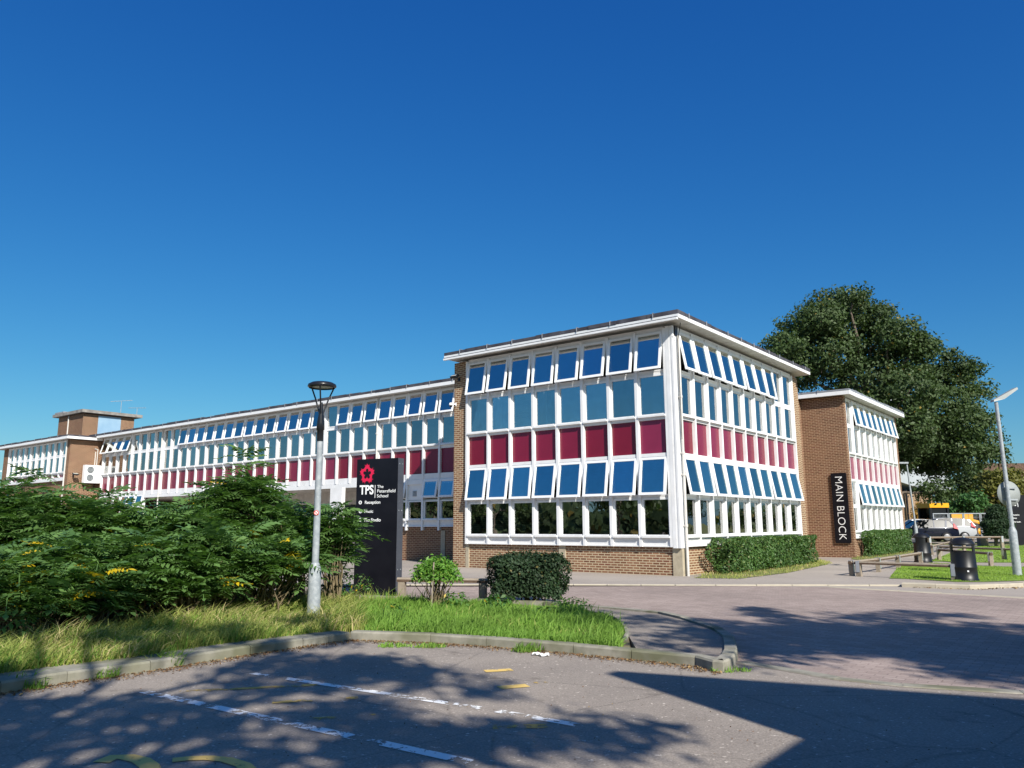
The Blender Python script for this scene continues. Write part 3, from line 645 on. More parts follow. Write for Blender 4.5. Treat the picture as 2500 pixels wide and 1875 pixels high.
# ================================================================ STREET FURNITURE
def onsign(sx, sy, o, n): return PLANE(sx, sy, o, n)
def monolith(loc, rz, w, h, d, label):
    s = thing('totem_sign', loc, label, 'sign', rz)
    b_ = MB().box(-w/2, w/2, -d/2, d/2, 0, h); me = b_.mesh('panel', [M['signblack'], M['signside']])
    for p in me.polygons:
        if abs(p.normal.x) > .5: p.material_index = 1
    link('panel', me, s)
    MB().box(-w/2+.02, w/2-.02, -d/2-.004, -d/2-.001, .01, h-.01).build('front_face', M['signblack'], s)
    rv = MB()
    for z in (h-.12, h*.62, h*.2):
        for y in (-d*.25, d*.25): rv.tube((w/2, y, z), (w/2+.006, y, z), .012)
    rv.build('rivet', M['galv'], s); return s
o1 = S(763*1.1302, 1290*1.1302); SR = R(-23.3); sd = Vector((math.cos(SR), math.sin(SR), 0)); sn = Vector((math.sin(SR), -math.cos(SR), 0))
pr = PLANE(856*1.1302, 1200*1.1302, o1, sn); W1 = (pr-o1).dot(sd); d1 = .24
ctr = o1+sd*W1/2-sn*d1/2
ts = monolith((ctr.x, ctr.y, 0), SR, W1, 2.93, d1, 'tall black school sign with red rose emblem standing in the grass')
def sp(px, py):                                        # pixel of the detail crop -> sign coordinates
    p = PLANE(840+px*.15066, 1100+py*.15066, o1, sn); return (p-o1).dot(sd)-W1/2, p.z
fy = -d1/2-.006
def put(body, px, py, hpx, bold=0, wpx=None, sname='lettering'):
    x, z = sp(px, py); _, z2 = sp(px, py-hpx)
    hh = z2-z; t = text_mesh(body, hh/.70, M['letter'], .002, bold); o = link(sname, t, ts, (x, fy, z)); o.rotation_euler = (R(90), 0, 0)
    if wpx:
        x2, _ = sp(px+wpx, py); vx = [v.co.x for v in t.vertices]; o.scale = ((x2-x)/(max(vx)-min(vx)), 1, 1)
put('TPS', 255, 708, 142, .008, 225)
put('The', 538, 608, 48, 0, 100); put('Petersfield', 536, 682, 52, 0, 292); put('School', 532, 760, 52, 0, 180)
put('Reception', 336, 864, 50, .001, 248); put('Music', 330, 1008, 48, .001, 138); put('The Studio', 322, 1150, 52, .001, 272)
a = sp(508, 560); b_ = sp(508, 766); MB().box(a[0]-.006, a[0]+.006, fy-.002, fy, b_[1], a[1]).build('divider', M['letter'], ts)
for py in (842, 985, 1122):
    c = sp(266, py); d = MB().lathe([(0,0),(.040,0),(.040,.003)], 24).build('pictogram', M['letter'], ts); d.location = (c[0], fy+.001, c[1]); d.rotation_euler = (R(90), 0, 0)
    ar = MB().add([(-.008,-.028,0),(.008,-.028,0),(.008,.0,0),(.024,0,0),(0,.028,0),(-.024,0,0),(-.008,0,0)], [(0,1,2,3,4,5,6)]).build('pictogram_arrow', M['signblack'], ts); ar.location = (c[0], fy-.003, c[1]); ar.rotation_euler = (R(90), 0, {842: R(0), 985: 0, 1122: 0}[py])
# five-lobed rose outline with thorns
c = sp(376, 380); e = sp(376+112, 380); ro_ = e[0]-c[0]
outer, innr = [], []
for k in range(100):
    a = 2*math.pi*k/100+math.pi/2; lob = math.cos(5*(a-math.pi/2))
    outer.append(((ro_*(.88+.13*lob+.02*math.cos(15*a)))*math.cos(a), (ro_*(.88+.13*lob))*math.sin(a)*1.14))
    sp_ = .10 if k % 20 in (9, 10, 11) else (0.05 if k % 20 in (0,) else 0)
    innr.append(((ro_*(.50+.10*lob-sp_))*math.cos(a), (ro_*(.50+.10*lob-sp_))*math.sin(a)*1.14))
n = 100; mb = MB(); mb.add([(p[0], 0, p[1]) for p in outer]+[(p[0], 0, p[1]) for p in innr], [(i, (i+1) % n, (i+1) % n+n, i+n) for i in range(n)])
for k in range(5):
    a = math.pi/2+2*math.pi*k/5
    for da, r0, r1_ in ((0, 1.0, 1.16), (.30, .96, 1.10), (-.30, .96, 1.10)):
        q = [(ro_*r0*.97*math.cos(a+da-.06), ro_*r0*1.1*math.sin(a+da-.06)), (ro_*r0*.97*math.cos(a+da+.06), ro_*r0*1.1*math.sin(a+da+.06)), (ro_*r1_*math.cos(a+da+.05), ro_*r1_*1.14*math.sin(a+da+.05))]
        mb.add([(p[0], -.001, p[1]) for p in q], [(0,1,2)])
mb.build('rose_emblem', M['logo'], ts).location = (c[0], fy, c[1])
# second sign at the right edge
p2 = S(1950+1583*.33153, 900+1302*.33153)
t2 = monolith((p2.x+.55, p2.y, 0), R(-8), 1.3, 3.25, .25, 'distant black school sign cut by the right edge, beyond the lawn')
for body, z, h_, x in (('TPS | The Petersfield School', 2.55, .26, -.55), ('Reception', 1.93, .1, -.42), ('Music', 1.72, .1, -.42), ('The Studio', 1.48, .1, -.42)):
    if z < 2: pass
    tm = text_mesh('TPS |' if z > 2 else body, h_, M['letter'], .002, .006 if z > 2 else .002); o = link('lettering', tm, t2, (x, -.132, z)); o.rotation_euler = (R(90), 0, 0)
    if z < 2: dd = MB().lathe([(0,0),(.055,0),(.055,.003)], 16).build('pictogram', M['letter'], t2); dd.location = (-.53, -.13, z+.04); dd.rotation_euler = (R(90), 0, 0)

# lamp post with the open disc head
lp = thing('lamp_post', G(676,1347), 'grey lamp post with black open disc lantern, standing in the verge grass', 'lamp post')
MB().lathe([(.105,0),(.10,.5),(.098,.83),(.06,.93)], 20).lathe([(.055,.93),(.048,3.02)], 20).build('column', M['galv'], lp)
MB().lathe([(.052,2.86),(.052,3.04),(.064,3.05),(.062,3.16),(.035,3.36),(.022,3.50)], 20).build('spigot', M['black'], lp)
for k in range(3):
    a = R(35+120*k); m_ = MB(); m_.path([(.02*math.cos(a), .02*math.sin(a), 3.28), (.12*math.cos(a), .12*math.sin(a), 3.56), (.205*math.cos(a), .205*math.sin(a), 3.75)], .013); m_.build('arm', M['black'], lp)
MB().lathe([(.21,3.74),(.235,3.765),(.225,3.80),(.17,3.83),(.08,3.842),(.001,3.845)], 32, cap=False).lathe([(.235,3.765),(.165,3.752),(.16,3.756)], 32, cap=False).build('lantern_ring', M['black'], lp)
MB().lathe([(.001,3.754),(.165,3.757)], 32, cap=False).build('lens', M['lens'], lp)
st = MB().lathe([(0,0),(.036,0),(.036,.002)], 20).build('no_smoking_sticker', M['letter'], lp); st.location = (.0,-.056,1.71); st.rotation_euler = (R(90),0,0)
st = MB().lathe([(.027,0),(.034,.004),(.040,0)], 20, cap=False).box(-.03,.03,-.004,.004,0,.004).box(-.003,.003,-.03,.03,0,.003).build('sticker_ring', mat('sticker_red', (.6,.06,.04), .5)[0], lp); st.location = (.0,-.059,1.71); st.rotation_euler = (R(90),R(40),0)

# right lamp post with the back of a round sign
pb = S(2180+2105*.14467, 1240+1145*.14467)
lr = thing('lamp_post', pb, 'tall grey lamp post with flat angled head at the right edge of the lawn', 'lamp post')
MB().lathe([(.115,0),(.11,.8),(.108,1.25),(.062,1.38)], 20).build('base', M['galv'], lr)
tp = AT(2151, 864, pb.y); dx = (tp.x-pb.x)
MB().tube((0,0,1.36), (dx*.85, 0, 4.55), .06, .05, 16).tube((dx*.85,0,4.5), (dx, 0, 5.02), .052, .05, 16).build('column', M['galv'], lr)
hd = MB(); hd.add([(-.12,-.1,-.03),(-.12,.1,-.03),(.62,.13,.34),(.62,-.13,.34),(-.10,-.08,.03),(-.10,.08,.03),(.60,.12,.40),(.60,-.12,.40),(.2,-.11,.05),(.2,.11,.05)], [(0,8,9,1),(8,3,2,9),(4,5,6,7),(0,1,5,4),(3,7,6,2),(0,4,7,3,8),(1,9,2,6,5)])
o = hd.build('lamp_head', M['signback'], lr); o.location = (dx, 0, 5.05)
rs = thing('traffic_sign', ATS(1950+1545*.33153, 900+922*.33153, pb.y+.16), 'round traffic sign seen from its plain grey back, clamped to the lamp post', 'traffic sign')
d = MB().lathe([(.001,0),(.365,0),(.37,.004),(.37,.012),(.001,.012)], 40, cap=False).build('plate', M['signback'], rs); d.rotation_euler = (R(90),0,R(8)); 
for z in (.17,-.17): MB().box(-.20,.22,-.05,-.016,z-.022,z+.022).build('rail', M['galv'], rs)
MB().box(-.12,-.09,-.05,-.02,-.15,.15).build('clamp', M['galv'], rs)
# far lamp post beyond the rear block
pf = S(1950+866*.33153, 900+1262*.33153); pf = CAM+(pf-CAM)*(46/pf.y) if pf.y > 46 else pf
pf = Vector((ATS(1950+866*.33153, 900+1230*.33153, 46).x, 46, 0)); ptp = ATS(1950+795*.33153, 900+700*.33153, 46)
lf = thing('lamp_post', pf, 'thin lamp post behind the far hedge, leaning against the tree branches', 'lamp post')
MB().lathe([(.10,0),(.10,1.2),(.06,1.4)], 14).tube((0,0,1.35), (ptp.x-pf.x, 0, ptp.z), .055, .04, 12).build('column', M['galv'], lf)
MB().box(-.5,.05,-.12,.12,0,.09).build('lamp_head', M['galv'], lf).location = (ptp.x-pf.x, 0, ptp.z)

# litter bins
def bin_(loc, rz, label):
    b = thing('litter_bin', loc, label, 'litter bin', rz, 'black litter bins by the path')
    n = 40; r = .30
    def shell(z0, z1, ra, rb_, gaps=()):
        mb = MB()
        for i in range(n):
            a0, a1 = 2*math.pi*i/n, 2*math.pi*(i+1)/n; am = math.degrees((a0+a1)/2)
            if any(abs((am-g+180) % 360-180) < hw for g, hw in gaps): continue
            for q, (u, v) in enumerate(((ra, rb_), (ra-.02, rb_-.02))):
                vs = [(u*math.cos(a0), u*math.sin(a0), z0), (u*math.cos(a1), u*math.sin(a1), z0), (v*math.cos(a1), v*math.sin(a1), z1), (v*math.cos(a0), v*math.sin(a0), z1)]
                mb.add(vs, [(0,1,2,3)], True)
            if gaps:
                for zz, rr in ((z0, ra), (z1, rb_)): mb.add([(rr*math.cos(a0), rr*math.sin(a0), zz), (rr*math.cos(a1), rr*math.sin(a1), zz), ((rr-.02)*math.cos(a1), (rr-.02)*math.sin(a1), zz), ((rr-.02)*math.cos(a0), (rr-.02)*math.sin(a0), zz)], [(0,1,2,3)])
        return mb
    mb = MB(); mb.lathe([(.325,0),(.33,.03),(.32,.05),(.305,.06),(.303,.33),(.312,.345),(.312,.36),(.300,.375),(.292,.75)], n, cap=False).lathe([(.292,.75),(.27,.75),(.27,.1),(0.001,.1)], n, cap=False)
    mb.build('body', M['binblack'], b)
    shell(.75, .92, .292, .290, ((270, 52), (90, 52))).build('aperture_band', M['binblack'], b)
    mb = MB(); mb.lathe([(.290,.92),(.305,.925),(.31,.95),(.30,.965),(.26,1.03),(.18,1.085),(.08,1.12),(.001,1.125)], n, cap=False).lathe([(.29,.92),(.001,.925)], n, cap=False); mb.build('lid', M['binblack'], b)
    MB().box(.07,.11,-.312,-.300,.24,.28).build('badge', M['letter'], b)
    return b
w = r1(1315, 1240); bin_((w.x, w.y+.25, 0.0), R(-30), 'black round litter bin with domed lid, nearest, standing at the kerb edge')
w2 = S(1950+938*.33153, 900+1428*.33153); bin_((w2.x, w2.y+.2, 0), R(55), 'black round litter bin beside the timber rail, farther one near the small hedge')

# low timber knee rails
def rail_fence(P, label, h=.42, w=.10, strapped=True, drop=0):
    O = Vector((P[0].x, P[0].y, 0)); f = thing('knee_rail', O, label, 'timber rail', 0, 'low timber rails round the lawns')
    for p in P:
        q = p-O; d = (P[-1]-P[0]).normalized(); a = math.atan2(d.y, d.x)
        o = MB().box(-.07,.07,-.06,.06,0,h-.085).build('post', M['wood'], f); o.location = (q.x, q.y, 0); o.rotation_euler = (0,0,a)
        if strapped:
            o = MB().box(-.05,.05,-.075,-.066,h-.30,h+.01).box(-.05,.05,.066,.075,h-.30,h+.01).box(-.05,.05,-.075,.075,h+.012,h+.018).build('strap', M['strap'], f); o.location = (q.x, q.y, 0); o.rotation_euler = (0,0,a)
    for a_, b_ in zip(P, P[1:]):
        d = (b_-a_).normalized(); n = Vector((-d.y, d.x, 0))*.055; a2 = a_-O-d*.12; b2 = b_-O+d*.1
        sec = [(-1,0),(1,0),(.95,.55),(.5,.95),(-.5,.95),(-.95,.55)]; zz = lambda k: h-.08+k*.09
        vs = [tuple(a2+n*s+Vector((0,0,zz(k)))) for s, k in sec]+[tuple(b2+n*s+Vector((0,0,zz(k)))) for s, k in sec]
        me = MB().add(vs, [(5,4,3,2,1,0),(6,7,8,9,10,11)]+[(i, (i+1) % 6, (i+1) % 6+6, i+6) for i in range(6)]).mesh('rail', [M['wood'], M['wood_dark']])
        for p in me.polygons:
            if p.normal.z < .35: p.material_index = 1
        link('rail', me, f)
z5s = lambda x, y: S(1950+x*.33153, 900+y*.33153)
P0 = z5s(447,1530)
rail_fence([P0, z5s(1150,1562)], 'timber rail with steel straps in front of the near litter bin')
rail_fence([P0+Vector((-.1,.25,0)), z5s(590,1498), z5s(735,1470), Vector((15.2,30.0,0))], 'timber rail running away along the path to the far litter bin')
rail_fence([S(2294,1368), S(2420.2,1381.5), ], 'timber rail across the path end behind the near bin', h=.46)
rail_fence([S(2296,1358), S(2452.7,1366.5), S(2475,1367.5)], 'upper timber rail at the front of the second lawn', h=.46)
rail_fence([z5s(985,1375), z5s(1130,1328), z5s(1290,1300)], 'slanting timber rail beside the farther path', h=.45)
rail_fence([Vector((21.3,41,0)), Vector((23.2,41.3,0)), Vector((25.3,41.5,0))], 'long dark timber rail in front of the parked cars', h=.78)
rail_fence([S(1179,1470), G(868,1297)], 'weathered timber rail between the school sign and the dark bush', h=.45, strapped=False)
# stumps below the round bush
for k, (px, py, l_) in enumerate(((1520,640,'short timber stump left of the round clipped shrub'),)):
    w = r1(px, py); s = MB().box(-.25,.25,-.2,.2,0,.55).build('timber_stump', M['wood']); s.location = w; tag(s, l_, 'timber post')
# ================================================================ VEGETATION
def unit(a): return a/np.maximum(np.linalg.norm(a, axis=1, keepdims=True), 1e-9)
def leaf_quads(C, Nr, L, W, tint, jit=.8):
    """diamond leaves at C with normals near Nr"""
    n = len(C); Nr = unit(Nr+RNG.normal(0, jit, (n, 3))); t = unit(np.cross(Nr, RNG.normal(0, 1, (n, 3)))); b = np.cross(Nr, t)
    L = (L*RNG.uniform(.7, 1.3, n))[:, None]; W = (W*RNG.uniform(.7, 1.3, n))[:, None]
    V = np.stack([C-t*L/2, C+b*W/2, C+t*L/2-Nr*L*.12, C-b*W/2], 1).reshape(-1, 3)
    return V, np.arange(4*n).reshape(-1, 4), np.repeat(tint, 4)
def clump_points(c, r, k, per, spread, up=.25, squash=.8, lower=-.55):
    d = unit(RNG.normal(0, 1, (k*3, 3))); d = d[d[:, 2] > lower][:k]; k = len(d)
    rad = RNG.uniform(.70, 1.06, (k, 1)); P = np.array(c)+d*rad*np.array([r, r, r*squash])
    C = np.repeat(P, per, 0)+np.clip(RNG.normal(0, 1, (k*per, 3)), -1.7, 1.7)*spread*np.array([1, 1, .55])
    Nn = np.repeat(d, per, 0)+np.array([0, 0, up]); tn = np.repeat(RNG.uniform(0, 1, k), per)*.5+RNG.uniform(0, 1, k*per)*.5
    return C, Nn, tn
def limb(mb, p, q, r0, r1, n=7, segs=4, wob=.08):
    p = Vector(p); q = Vector(q); Lh = (q-p).length; prev = p; 
    for i in range(1, segs+1):
        t = i/segs; x = p.lerp(q, t)+(Vector([random.uniform(-wob, wob)*Lh for _ in range(3)]) if i < segs else Vector((0,0,0)))+Vector((0, 0, math.sin(t*math.pi)*.05*Lh))
        mb.tube(prev, x, r0+(r1-r0)*(i-1)/segs, r0+(r1-r0)*t, n, cap=False); prev = x
def tree(loc, label, blobs, m, leaf=.24, dens=1.0, trunk_r=.35, spread=.38, trunk=True, group=None, name='tree', cat='tree', per=34, kmul=7.0, jit=.8, tbase=0, lower=-.55):
    """blobs: (x,y,z,r) relative to loc"""
    o = thing(name, loc, label, cat, 0, group)
    Vs, Fs, Ts = [], [], []; base = 0
    for x, y, z, r in blobs:
        k = int(kmul*r*r*dens)+6; C, Nn, tn = clump_points((x, y, z), r, k, per, spread, lower=lower)
        V, Fq, T = leaf_quads(C, Nn, leaf, leaf*.55, tn, jit); Vs.append(V); Fs.append(Fq+base); Ts.append(T); base += len(V)
    link('crown', npmesh('crown', np.concatenate(Vs), np.concatenate(Fs), m, np.concatenate(Ts)), o)
    if trunk:
        mb = MB(); bz = np.array(blobs); top = float(bz[:, 2].max()); cx, cy = float(bz[:, 0].mean())*.3, float(bz[:, 1].mean())*.3
        low_ = max(.8, float((bz[:, 2]-bz[:, 3]).min())*.9)
        limb(mb, (0, 0, tbase), (cx*.6, cy*.6, low_), trunk_r, trunk_r*.75, 12, 3, .01); limb(mb, (cx*.6, cy*.6, low_), (cx, cy+.8, top*.52), trunk_r*.72, trunk_r*.2, 9, 4, .04)
        for x, y, z, r in blobs:
            if math.hypot(x-cx, y-cy) > 5.5: continue
            f = random.uniform(.15, .6); s_ = Vector((cx*.6, cy*.6, low_)).lerp(Vector((cx, cy, top*.85)), max(0, min(.8, (z-low_)/(top-low_+.01)*.7)))
            limb(mb, s_, (x, y, z), trunk_r*.32, .03+trunk_r*.05, 6, 4)
            for _ in range(3):
                a = Vector((x, y, z))+Vector([random.uniform(-.7, .7)*r for _ in range(3)]); limb(mb, (x, y, z), a, .03+trunk_r*.05, .012, 5, 2)
        mb.build('trunk', M['bark'], o)
    return o
def blobs_from_px(spec, Y, loc, k=1.1302, jitter=2.0):
    out = []
    for x, y, r in spec:
        yy = Y+random.uniform(-jitter, jitter); p = AT(x, y, yy); out.append((p.x-loc[0], p.y-loc[1], p.z, r*1.1302/F*yy*1.0))
    return out
# the great tree behind the rear block
Yt = 56; tb = AT(1960, 1150, Yt); tl = (tb.x-3, Yt, 0)
spec = [(1798,668,52),(1745,715,60),(1845,700,66),(1770,690,50),(1938,722,46),(1985,748,36),(1900,690,40),(1700,742,34),(1672,745,20),(1790,770,75),(1890,745,62),(1940,790,50),(1720,800,60),(1870,830,80),(1960,850,72),(2010,815,34),(2050,818,42),(2092,800,30),(2110,845,26),(2040,880,62),(1940,930,72),(2010,950,70),(2085,915,50),(1850,900,60),(2085,985,40),(2120,955,36),(2142,985,24),(2035,1000,40),(1990,1005,30),(2115,905,20),(2020,1062,30),(1940,1000,30),(2040,960,60),(1905,975,50),(1970,960,50),(2050,770,16),(1985,760,34),(1845,640,26)]
tree(tl, 'huge dark green broadleaf tree towering behind the rear brick block', blobs_from_px(spec, Yt, tl, jitter=2.5), M['leaf_tree'], leaf=.26, dens=3.1, trunk_r=.5, spread=.38, per=38, jit=.7, lower=-.85)
def z5d(x, y): return ((1950+x*.33153)/1.1302, (900+y*.33153)/1.1302)
def z5blobs(sp_, Y, loc, jitter=1.0): return blobs_from_px([(*z5d(x, y), r*.33153/1.1302) for x, y, r in sp_], Y, loc, jitter=jitter)
l = (ATS(1950+1480*.33153, 1300, 72).x, 72, 0)
tree(l, 'yellowing bushy tree in front of the tiled house roof', z5blobs([(1430,810,75),(1500,800,70),(1380,900,70),(1470,900,90),(1570,860,70),(1600,960,60),(1400,1000,60),(1500,1010,60),(1580,780,40)], 72, l), M['leaf_yellow'], leaf=.34, dens=1.6, trunk_r=.2, spread=.35)
l = (ATS(1950+1260*.33153, 1300, 78).x, 78, 0)
tree(l, 'small dark tree below the right side of the huge tree crown', z5blobs([(1240,780,60),(1290,760,55),(1180,850,70),(1260,870,80),(1320,880,50),(1150,940,60),(1090,960,50),(1190,960,60)], 78, l), M['leaf_tree'], leaf=.34, dens=1.6, trunk_r=.2, spread=.35)
l = (ATS(1950+1260*.33153, 1300, 71).x, 71, 0)
tree(l, 'bright green feathery shrub behind the steel site fence', z5blobs([(1180,1010,50),(1240,980,60),(1300,960,60),(1340,1010,50),(1250,1040,60),(1150,1050,40)], 71, l), M['leaf_bright'], leaf=.3, dens=2, trunk_r=.1, spread=.3, name='shrub', cat='shrub')
l = (ATS(1950+920*.33153, 1300, 80).x, 80, 0)
tree(l, 'orange autumn bush beyond the parked cars', z5blobs([(900,1060,45),(950,1060,50),(870,1090,30),(990,1090,30),(925,1020,30)], 80, l), M['leaf_orange'], leaf=.28, dens=2.5, trunk_r=.08, spread=.3, name='shrub', cat='shrub')
l = (ATS(1950+1455*.33153, 1331, 50).x, 50, 0)
tree(l, 'rounded evergreen bush trimmed to a thick column, right of the site fence', z5blobs([(1455,1080,62),(1430,1150,66),(1490,1150,64),(1440,1210,66),(1490,1220,60),(1460,1040,40)], 50, l, .4), M['leaf_bush'], leaf=.13, dens=26, trunk_r=.12, spread=.12, name='clipped_shrub', cat='shrub', kmul=12)
# trees behind the photographer, whose shadows fall on the car park (also seen in the panes)
def shadow_tree(cx, cy, z0, R_, label, n=14, ky=1., leaf=.2, seed=3, rmin=.35, rmax=.75, sk=0):
    random.seed(seed); bl = []
    for i in range(n):
        a = random.uniform(0, 2*math.pi); rr = R_*math.sqrt(random.random())
        bl.append((rr*math.cos(a), rr*math.sin(a)*ky+sk*rr*math.cos(a), z0+random.uniform(-1.2, 1.6), random.uniform(rmin, rmax)))
    return tree((cx, cy, 0), label, bl, M['leaf_tree'], leaf=leaf, dens=2.2, trunk_r=.22, spread=.17, per=26, kmul=9)
sun_l = Vector((1.9, -1.0, 1.6)).normalized(); SUN = (XL*sun_l.x+YL*sun_l.y+Vector((0, 0, sun_l.z))).normalized()
kx, ky_ = SUN.x/SUN.z, SUN.y/SUN.z
def above(gx, gy, h): return gx+kx*h, gy+ky_*h
c = above(-3.9, 6.6, 8.5); shadow_tree(c[0], c[1], 8.5, 4.4, 'spreading tree behind the viewpoint casting dappled shade on the left of the car park', n=36, seed=5, ky=.85, sk=-.12)
c = above(5.8, 10.5, 8.5); shadow_tree(c[0], c[1], 8.5, 4.2, 'tree right of the viewpoint shading the block paving', n=58, seed=9, ky=.42, rmax=.8, sk=-.32)
random.seed(21)

for i, (x, y, h_, lb) in enumerate(((-30,-14,7.5,'round garden tree left of the viewpoint, first of a loose row'),(-38,-4,8.5,'taller garden tree in the row left of the viewpoint'),(-46,6,7,'lower garden tree farther left beyond the car park'),(-34,-26,9,'broad tree behind the left end of the car park'),(-52,17,8,'tree beyond the far left end of the shrubs'),(-24,-34,8,'tree standing well behind the viewpoint'),(-60,26,9.5,'tall tree facing the far end of the long wing'))):
    random.seed(40+i); bl = [(random.uniform(-2.6,2.6), random.uniform(-2.6,2.6), h_*random.uniform(.35,.85), random.uniform(1.1,1.9)) for _ in range(9)]
    tree((x, y, 0), lb, bl, M['leaf_tree'], leaf=.42, dens=.9, trunk_r=.3, spread=.4, per=20)
# unseen hall behind the viewpoint, its parapet shaped to throw the hard edged shade
hb = thing('hall', L2W(13.4, -17.8), 'unseen brick hall beside the car park, its parapet shaped to throw the sharp shadow', 'building', ROTB)
hw = MB(); k_ = 1.55/5.3
hw.add([(0,0,0),(14,0,0),(14,0,6.1+14*k_),(0,0,6.1),(0,-.2,0),(14,-.2,0),(14,-.2,6.1+14*k_),(0,-.2,6.1)], [(0,1,2,3),(7,6,5,4),(0,3,7,4),(1,5,6,2),(3,2,6,7),(0,4,5,1)])
hw.box(0.1, 14, -9, -.21, 0, 4.0); hw.build('brick_wall', M['brick_dark'], hb)
MB().box(.06, 14.2, -9.2, -.21, 4.01, 4.12).build('roof', M['slate'], hb)
for k in range(4): 
    wdw = frame_mb(1.4, 1.2, .07, -.03, .03).build('window', M['pvc'], hb, loc=(.08, -1.8-k*1.9, 1.4), rz=R(-90)); MB().box(.06, 1.34, -.01, 0, .06, 1.14).build('pane', M['glass'], wdw)

# ---- pinnate-leaved shrubs
def frond_template(npair=8, L=.5, leafL=.125, leafW=.040, droop=.9):
    V = []; rach = []
    def pos(t): a = .5-droop*t*1.1; return np.array([L*t*(1-.12*t), 0, L*(.36*t-.62*droop*t*t)])
    for i in range(npair):
        t = .14+.82*i/(npair-1); p = pos(t); s = (.72+.5*math.sin(math.pi*min(1, t*1.05)))*.8
        for sg in (-1, 1):
            d = np.array([.42, sg*.9, -.22]); d /= np.linalg.norm(d); w = np.array([.9, -sg*.42, .05]); l_ = leafL*s
            V += [p, p+d*l_*.45+w*leafW*s*.6, p+d*l_+np.array([0,0,-.02]), p+d*l_*.45-w*leafW*s*.6]
    p = pos(.98); V += [p, p+np.array([leafL*.45, leafW*.6, -.02]), p+np.array([leafL, 0, -.07]), p+np.array([leafL*.45, -leafW*.6, -.02])]
    # the leaf stalk
    a, b_ = pos(0), pos(.97); m_ = pos(.5)
    for u, v in ((a, m_), (m_, b_)): V += [u+np.array([0,.003,0]), u-np.array([0,.003,0]), v-np.array([0,.003,0]), v+np.array([0,.003,0])]
    return np.array(V)
FT = [frond_template(7, .56, .17, .056, .9), frond_template(6, .46, .16, .058, .7), frond_template(8, .66, .17, .054, 1.1)]
def fronds(P, az, el, sc, tint):
    """place fronds: position, azimuth, elevation of the stalk, scale"""
    Vs = []; Ts = []
    for p, a, e, s, t in zip(P, az, el, sc, tint):
        T_ = FT[random.randrange(3)]*s; ce, se = math.cos(e), math.sin(e); ca, sa = math.cos(a), math.sin(a)
        ro_ = random.uniform(-.4, .4); y0 = T_[:, 1]*math.cos(ro_)-T_[:, 2]*math.sin(ro_); z0 = T_[:, 1]*math.sin(ro_)+T_[:, 2]*math.cos(ro_)
        x1 = T_[:, 0]*ce-z0*se; z1 = T_[:, 0]*se+z0*ce
        V = np.stack([x1*ca-y0*sa, x1*sa+y0*ca, z1], 1)+p
        V += RNG.normal(0, .004, V.shape); Vs.append(V); Ts.append(np.clip(np.full(len(V), t)+RNG.normal(0, .02, len(V)), 0, t if t < .975 else 1))
    V = np.concatenate(Vs); return V, np.arange(len(V)).reshape(-1, 4), np.concatenate(Ts)
def frond_shrub(loc, rx, ry, h, nros, label, lean=(0, 0), sparse=False, yl=.004, z0=.2, group='leafy shrubs along the verge'):
    o = thing('leafy_shrub', loc, label, 'shrub', 0, group); P = []; A = []; E = []; Sx = []; T = []; tips = []
    nros = int(nros*.72) if nros > 30 else nros
    for i in range(nros):
        d = unit(RNG.normal(0, 1, (1, 3)))[0]; d[2] = abs(d[2]) if random.random() < .75 else d[2]*.6
        rr = random.uniform(.55, 1.0) if not sparse else random.uniform(.2, 1.)
        c_ = np.array([d[0]*rx*rr+lean[0]*max(0, d[2]), d[1]*ry*rr+lean[1]*max(0, d[2]), z0+(h-z0)*.48+d[2]*(h-z0)*.5*rr]); 
        if c_[2] < z0: c_[2] = random.uniform(z0, z0+.4)
        tips.append(c_); nf = random.randint(5, 8); a0 = random.uniform(0, 6.28)
        out = 0; c_ = c_+np.array([0, 0, random.choice((-.12, 0, 0, .22))*(1 if d[2] > .4 else 0)])
        for k in range(nf):
            a = a0+6.28*k/nf+random.uniform(-.3, .3)
            P.append(c_+np.array([0, 0, random.uniform(-.06, .06)])); A.append(a); E.append(random.uniform(.0, .75)); Sx.append(random.uniform(.6, 1.05)); T.append(1. if random.random() < yl else random.uniform(0, .95))
    V, Fq, Tt = fronds(P, A, E, Sx, T); link('foliage', npmesh('foliage', V, Fq, M['leaf_sumac'], Tt), o)
    mb = MB()
    for c_ in tips[::max(1, len(tips)//34)]:
        b0 = (random.uniform(-.35, .35)*rx, random.uniform(-.35, .35)*ry, 0); limb(mb, b0, c_, .018, .006, 5, 3, .06)
    mb.build('stems', M['stem'], o); return o
def px_shrub(x, ytop, Y, r, label, n=100, ry=None, **k):
    p = AT(x, ytop, Y); return frond_shrub((p.x, Y, .07), r, ry or r*.8, p.z-.22, n, label, **k)
px_shrub(640, 1082, 14.3, .70, 'dark feathery shrub directly left of the lamp post', 95)
px_shrub(520, 1015, 14.6, .92, 'tallest feathery shrub of the row, rising to a leafy peak above the maroon panels', 150)
px_shrub(523, 982, 14.9, .42, 'thin leafy shoots standing highest above the shrub row', 16, sparse=True, z0=1.2)
px_shrub(410, 1080, 13.9, .85, 'feathery shrub below the middle of the long wing', 160)
px_shrub(255, 1072, 13.2, .82, 'feathery shrub in front of the air conditioner wall', 160)
px_shrub(140, 1072, 12.6, .8, 'feathery shrub below the far left windows', 150)
px_shrub(25, 1008, 12.8, .9, 'tall feathery shrub cut by the left edge of the picture', 130)
px_shrub(585, 1150, 13.1, .8, 'low feathery shrub in front, with a few yellow fronds', 85, yl=.04)
px_shrub(455, 1140, 12.5, .9, 'low spreading shrub in the middle front of the row', 105, yl=.012)
px_shrub(300, 1150, 11.9, .9, 'low spreading shrub above the dark gap in the grass', 105)
px_shrub(160, 1165, 11.3, .85, 'low shrub with glossy leaves near the dry grass', 95, yl=.02)
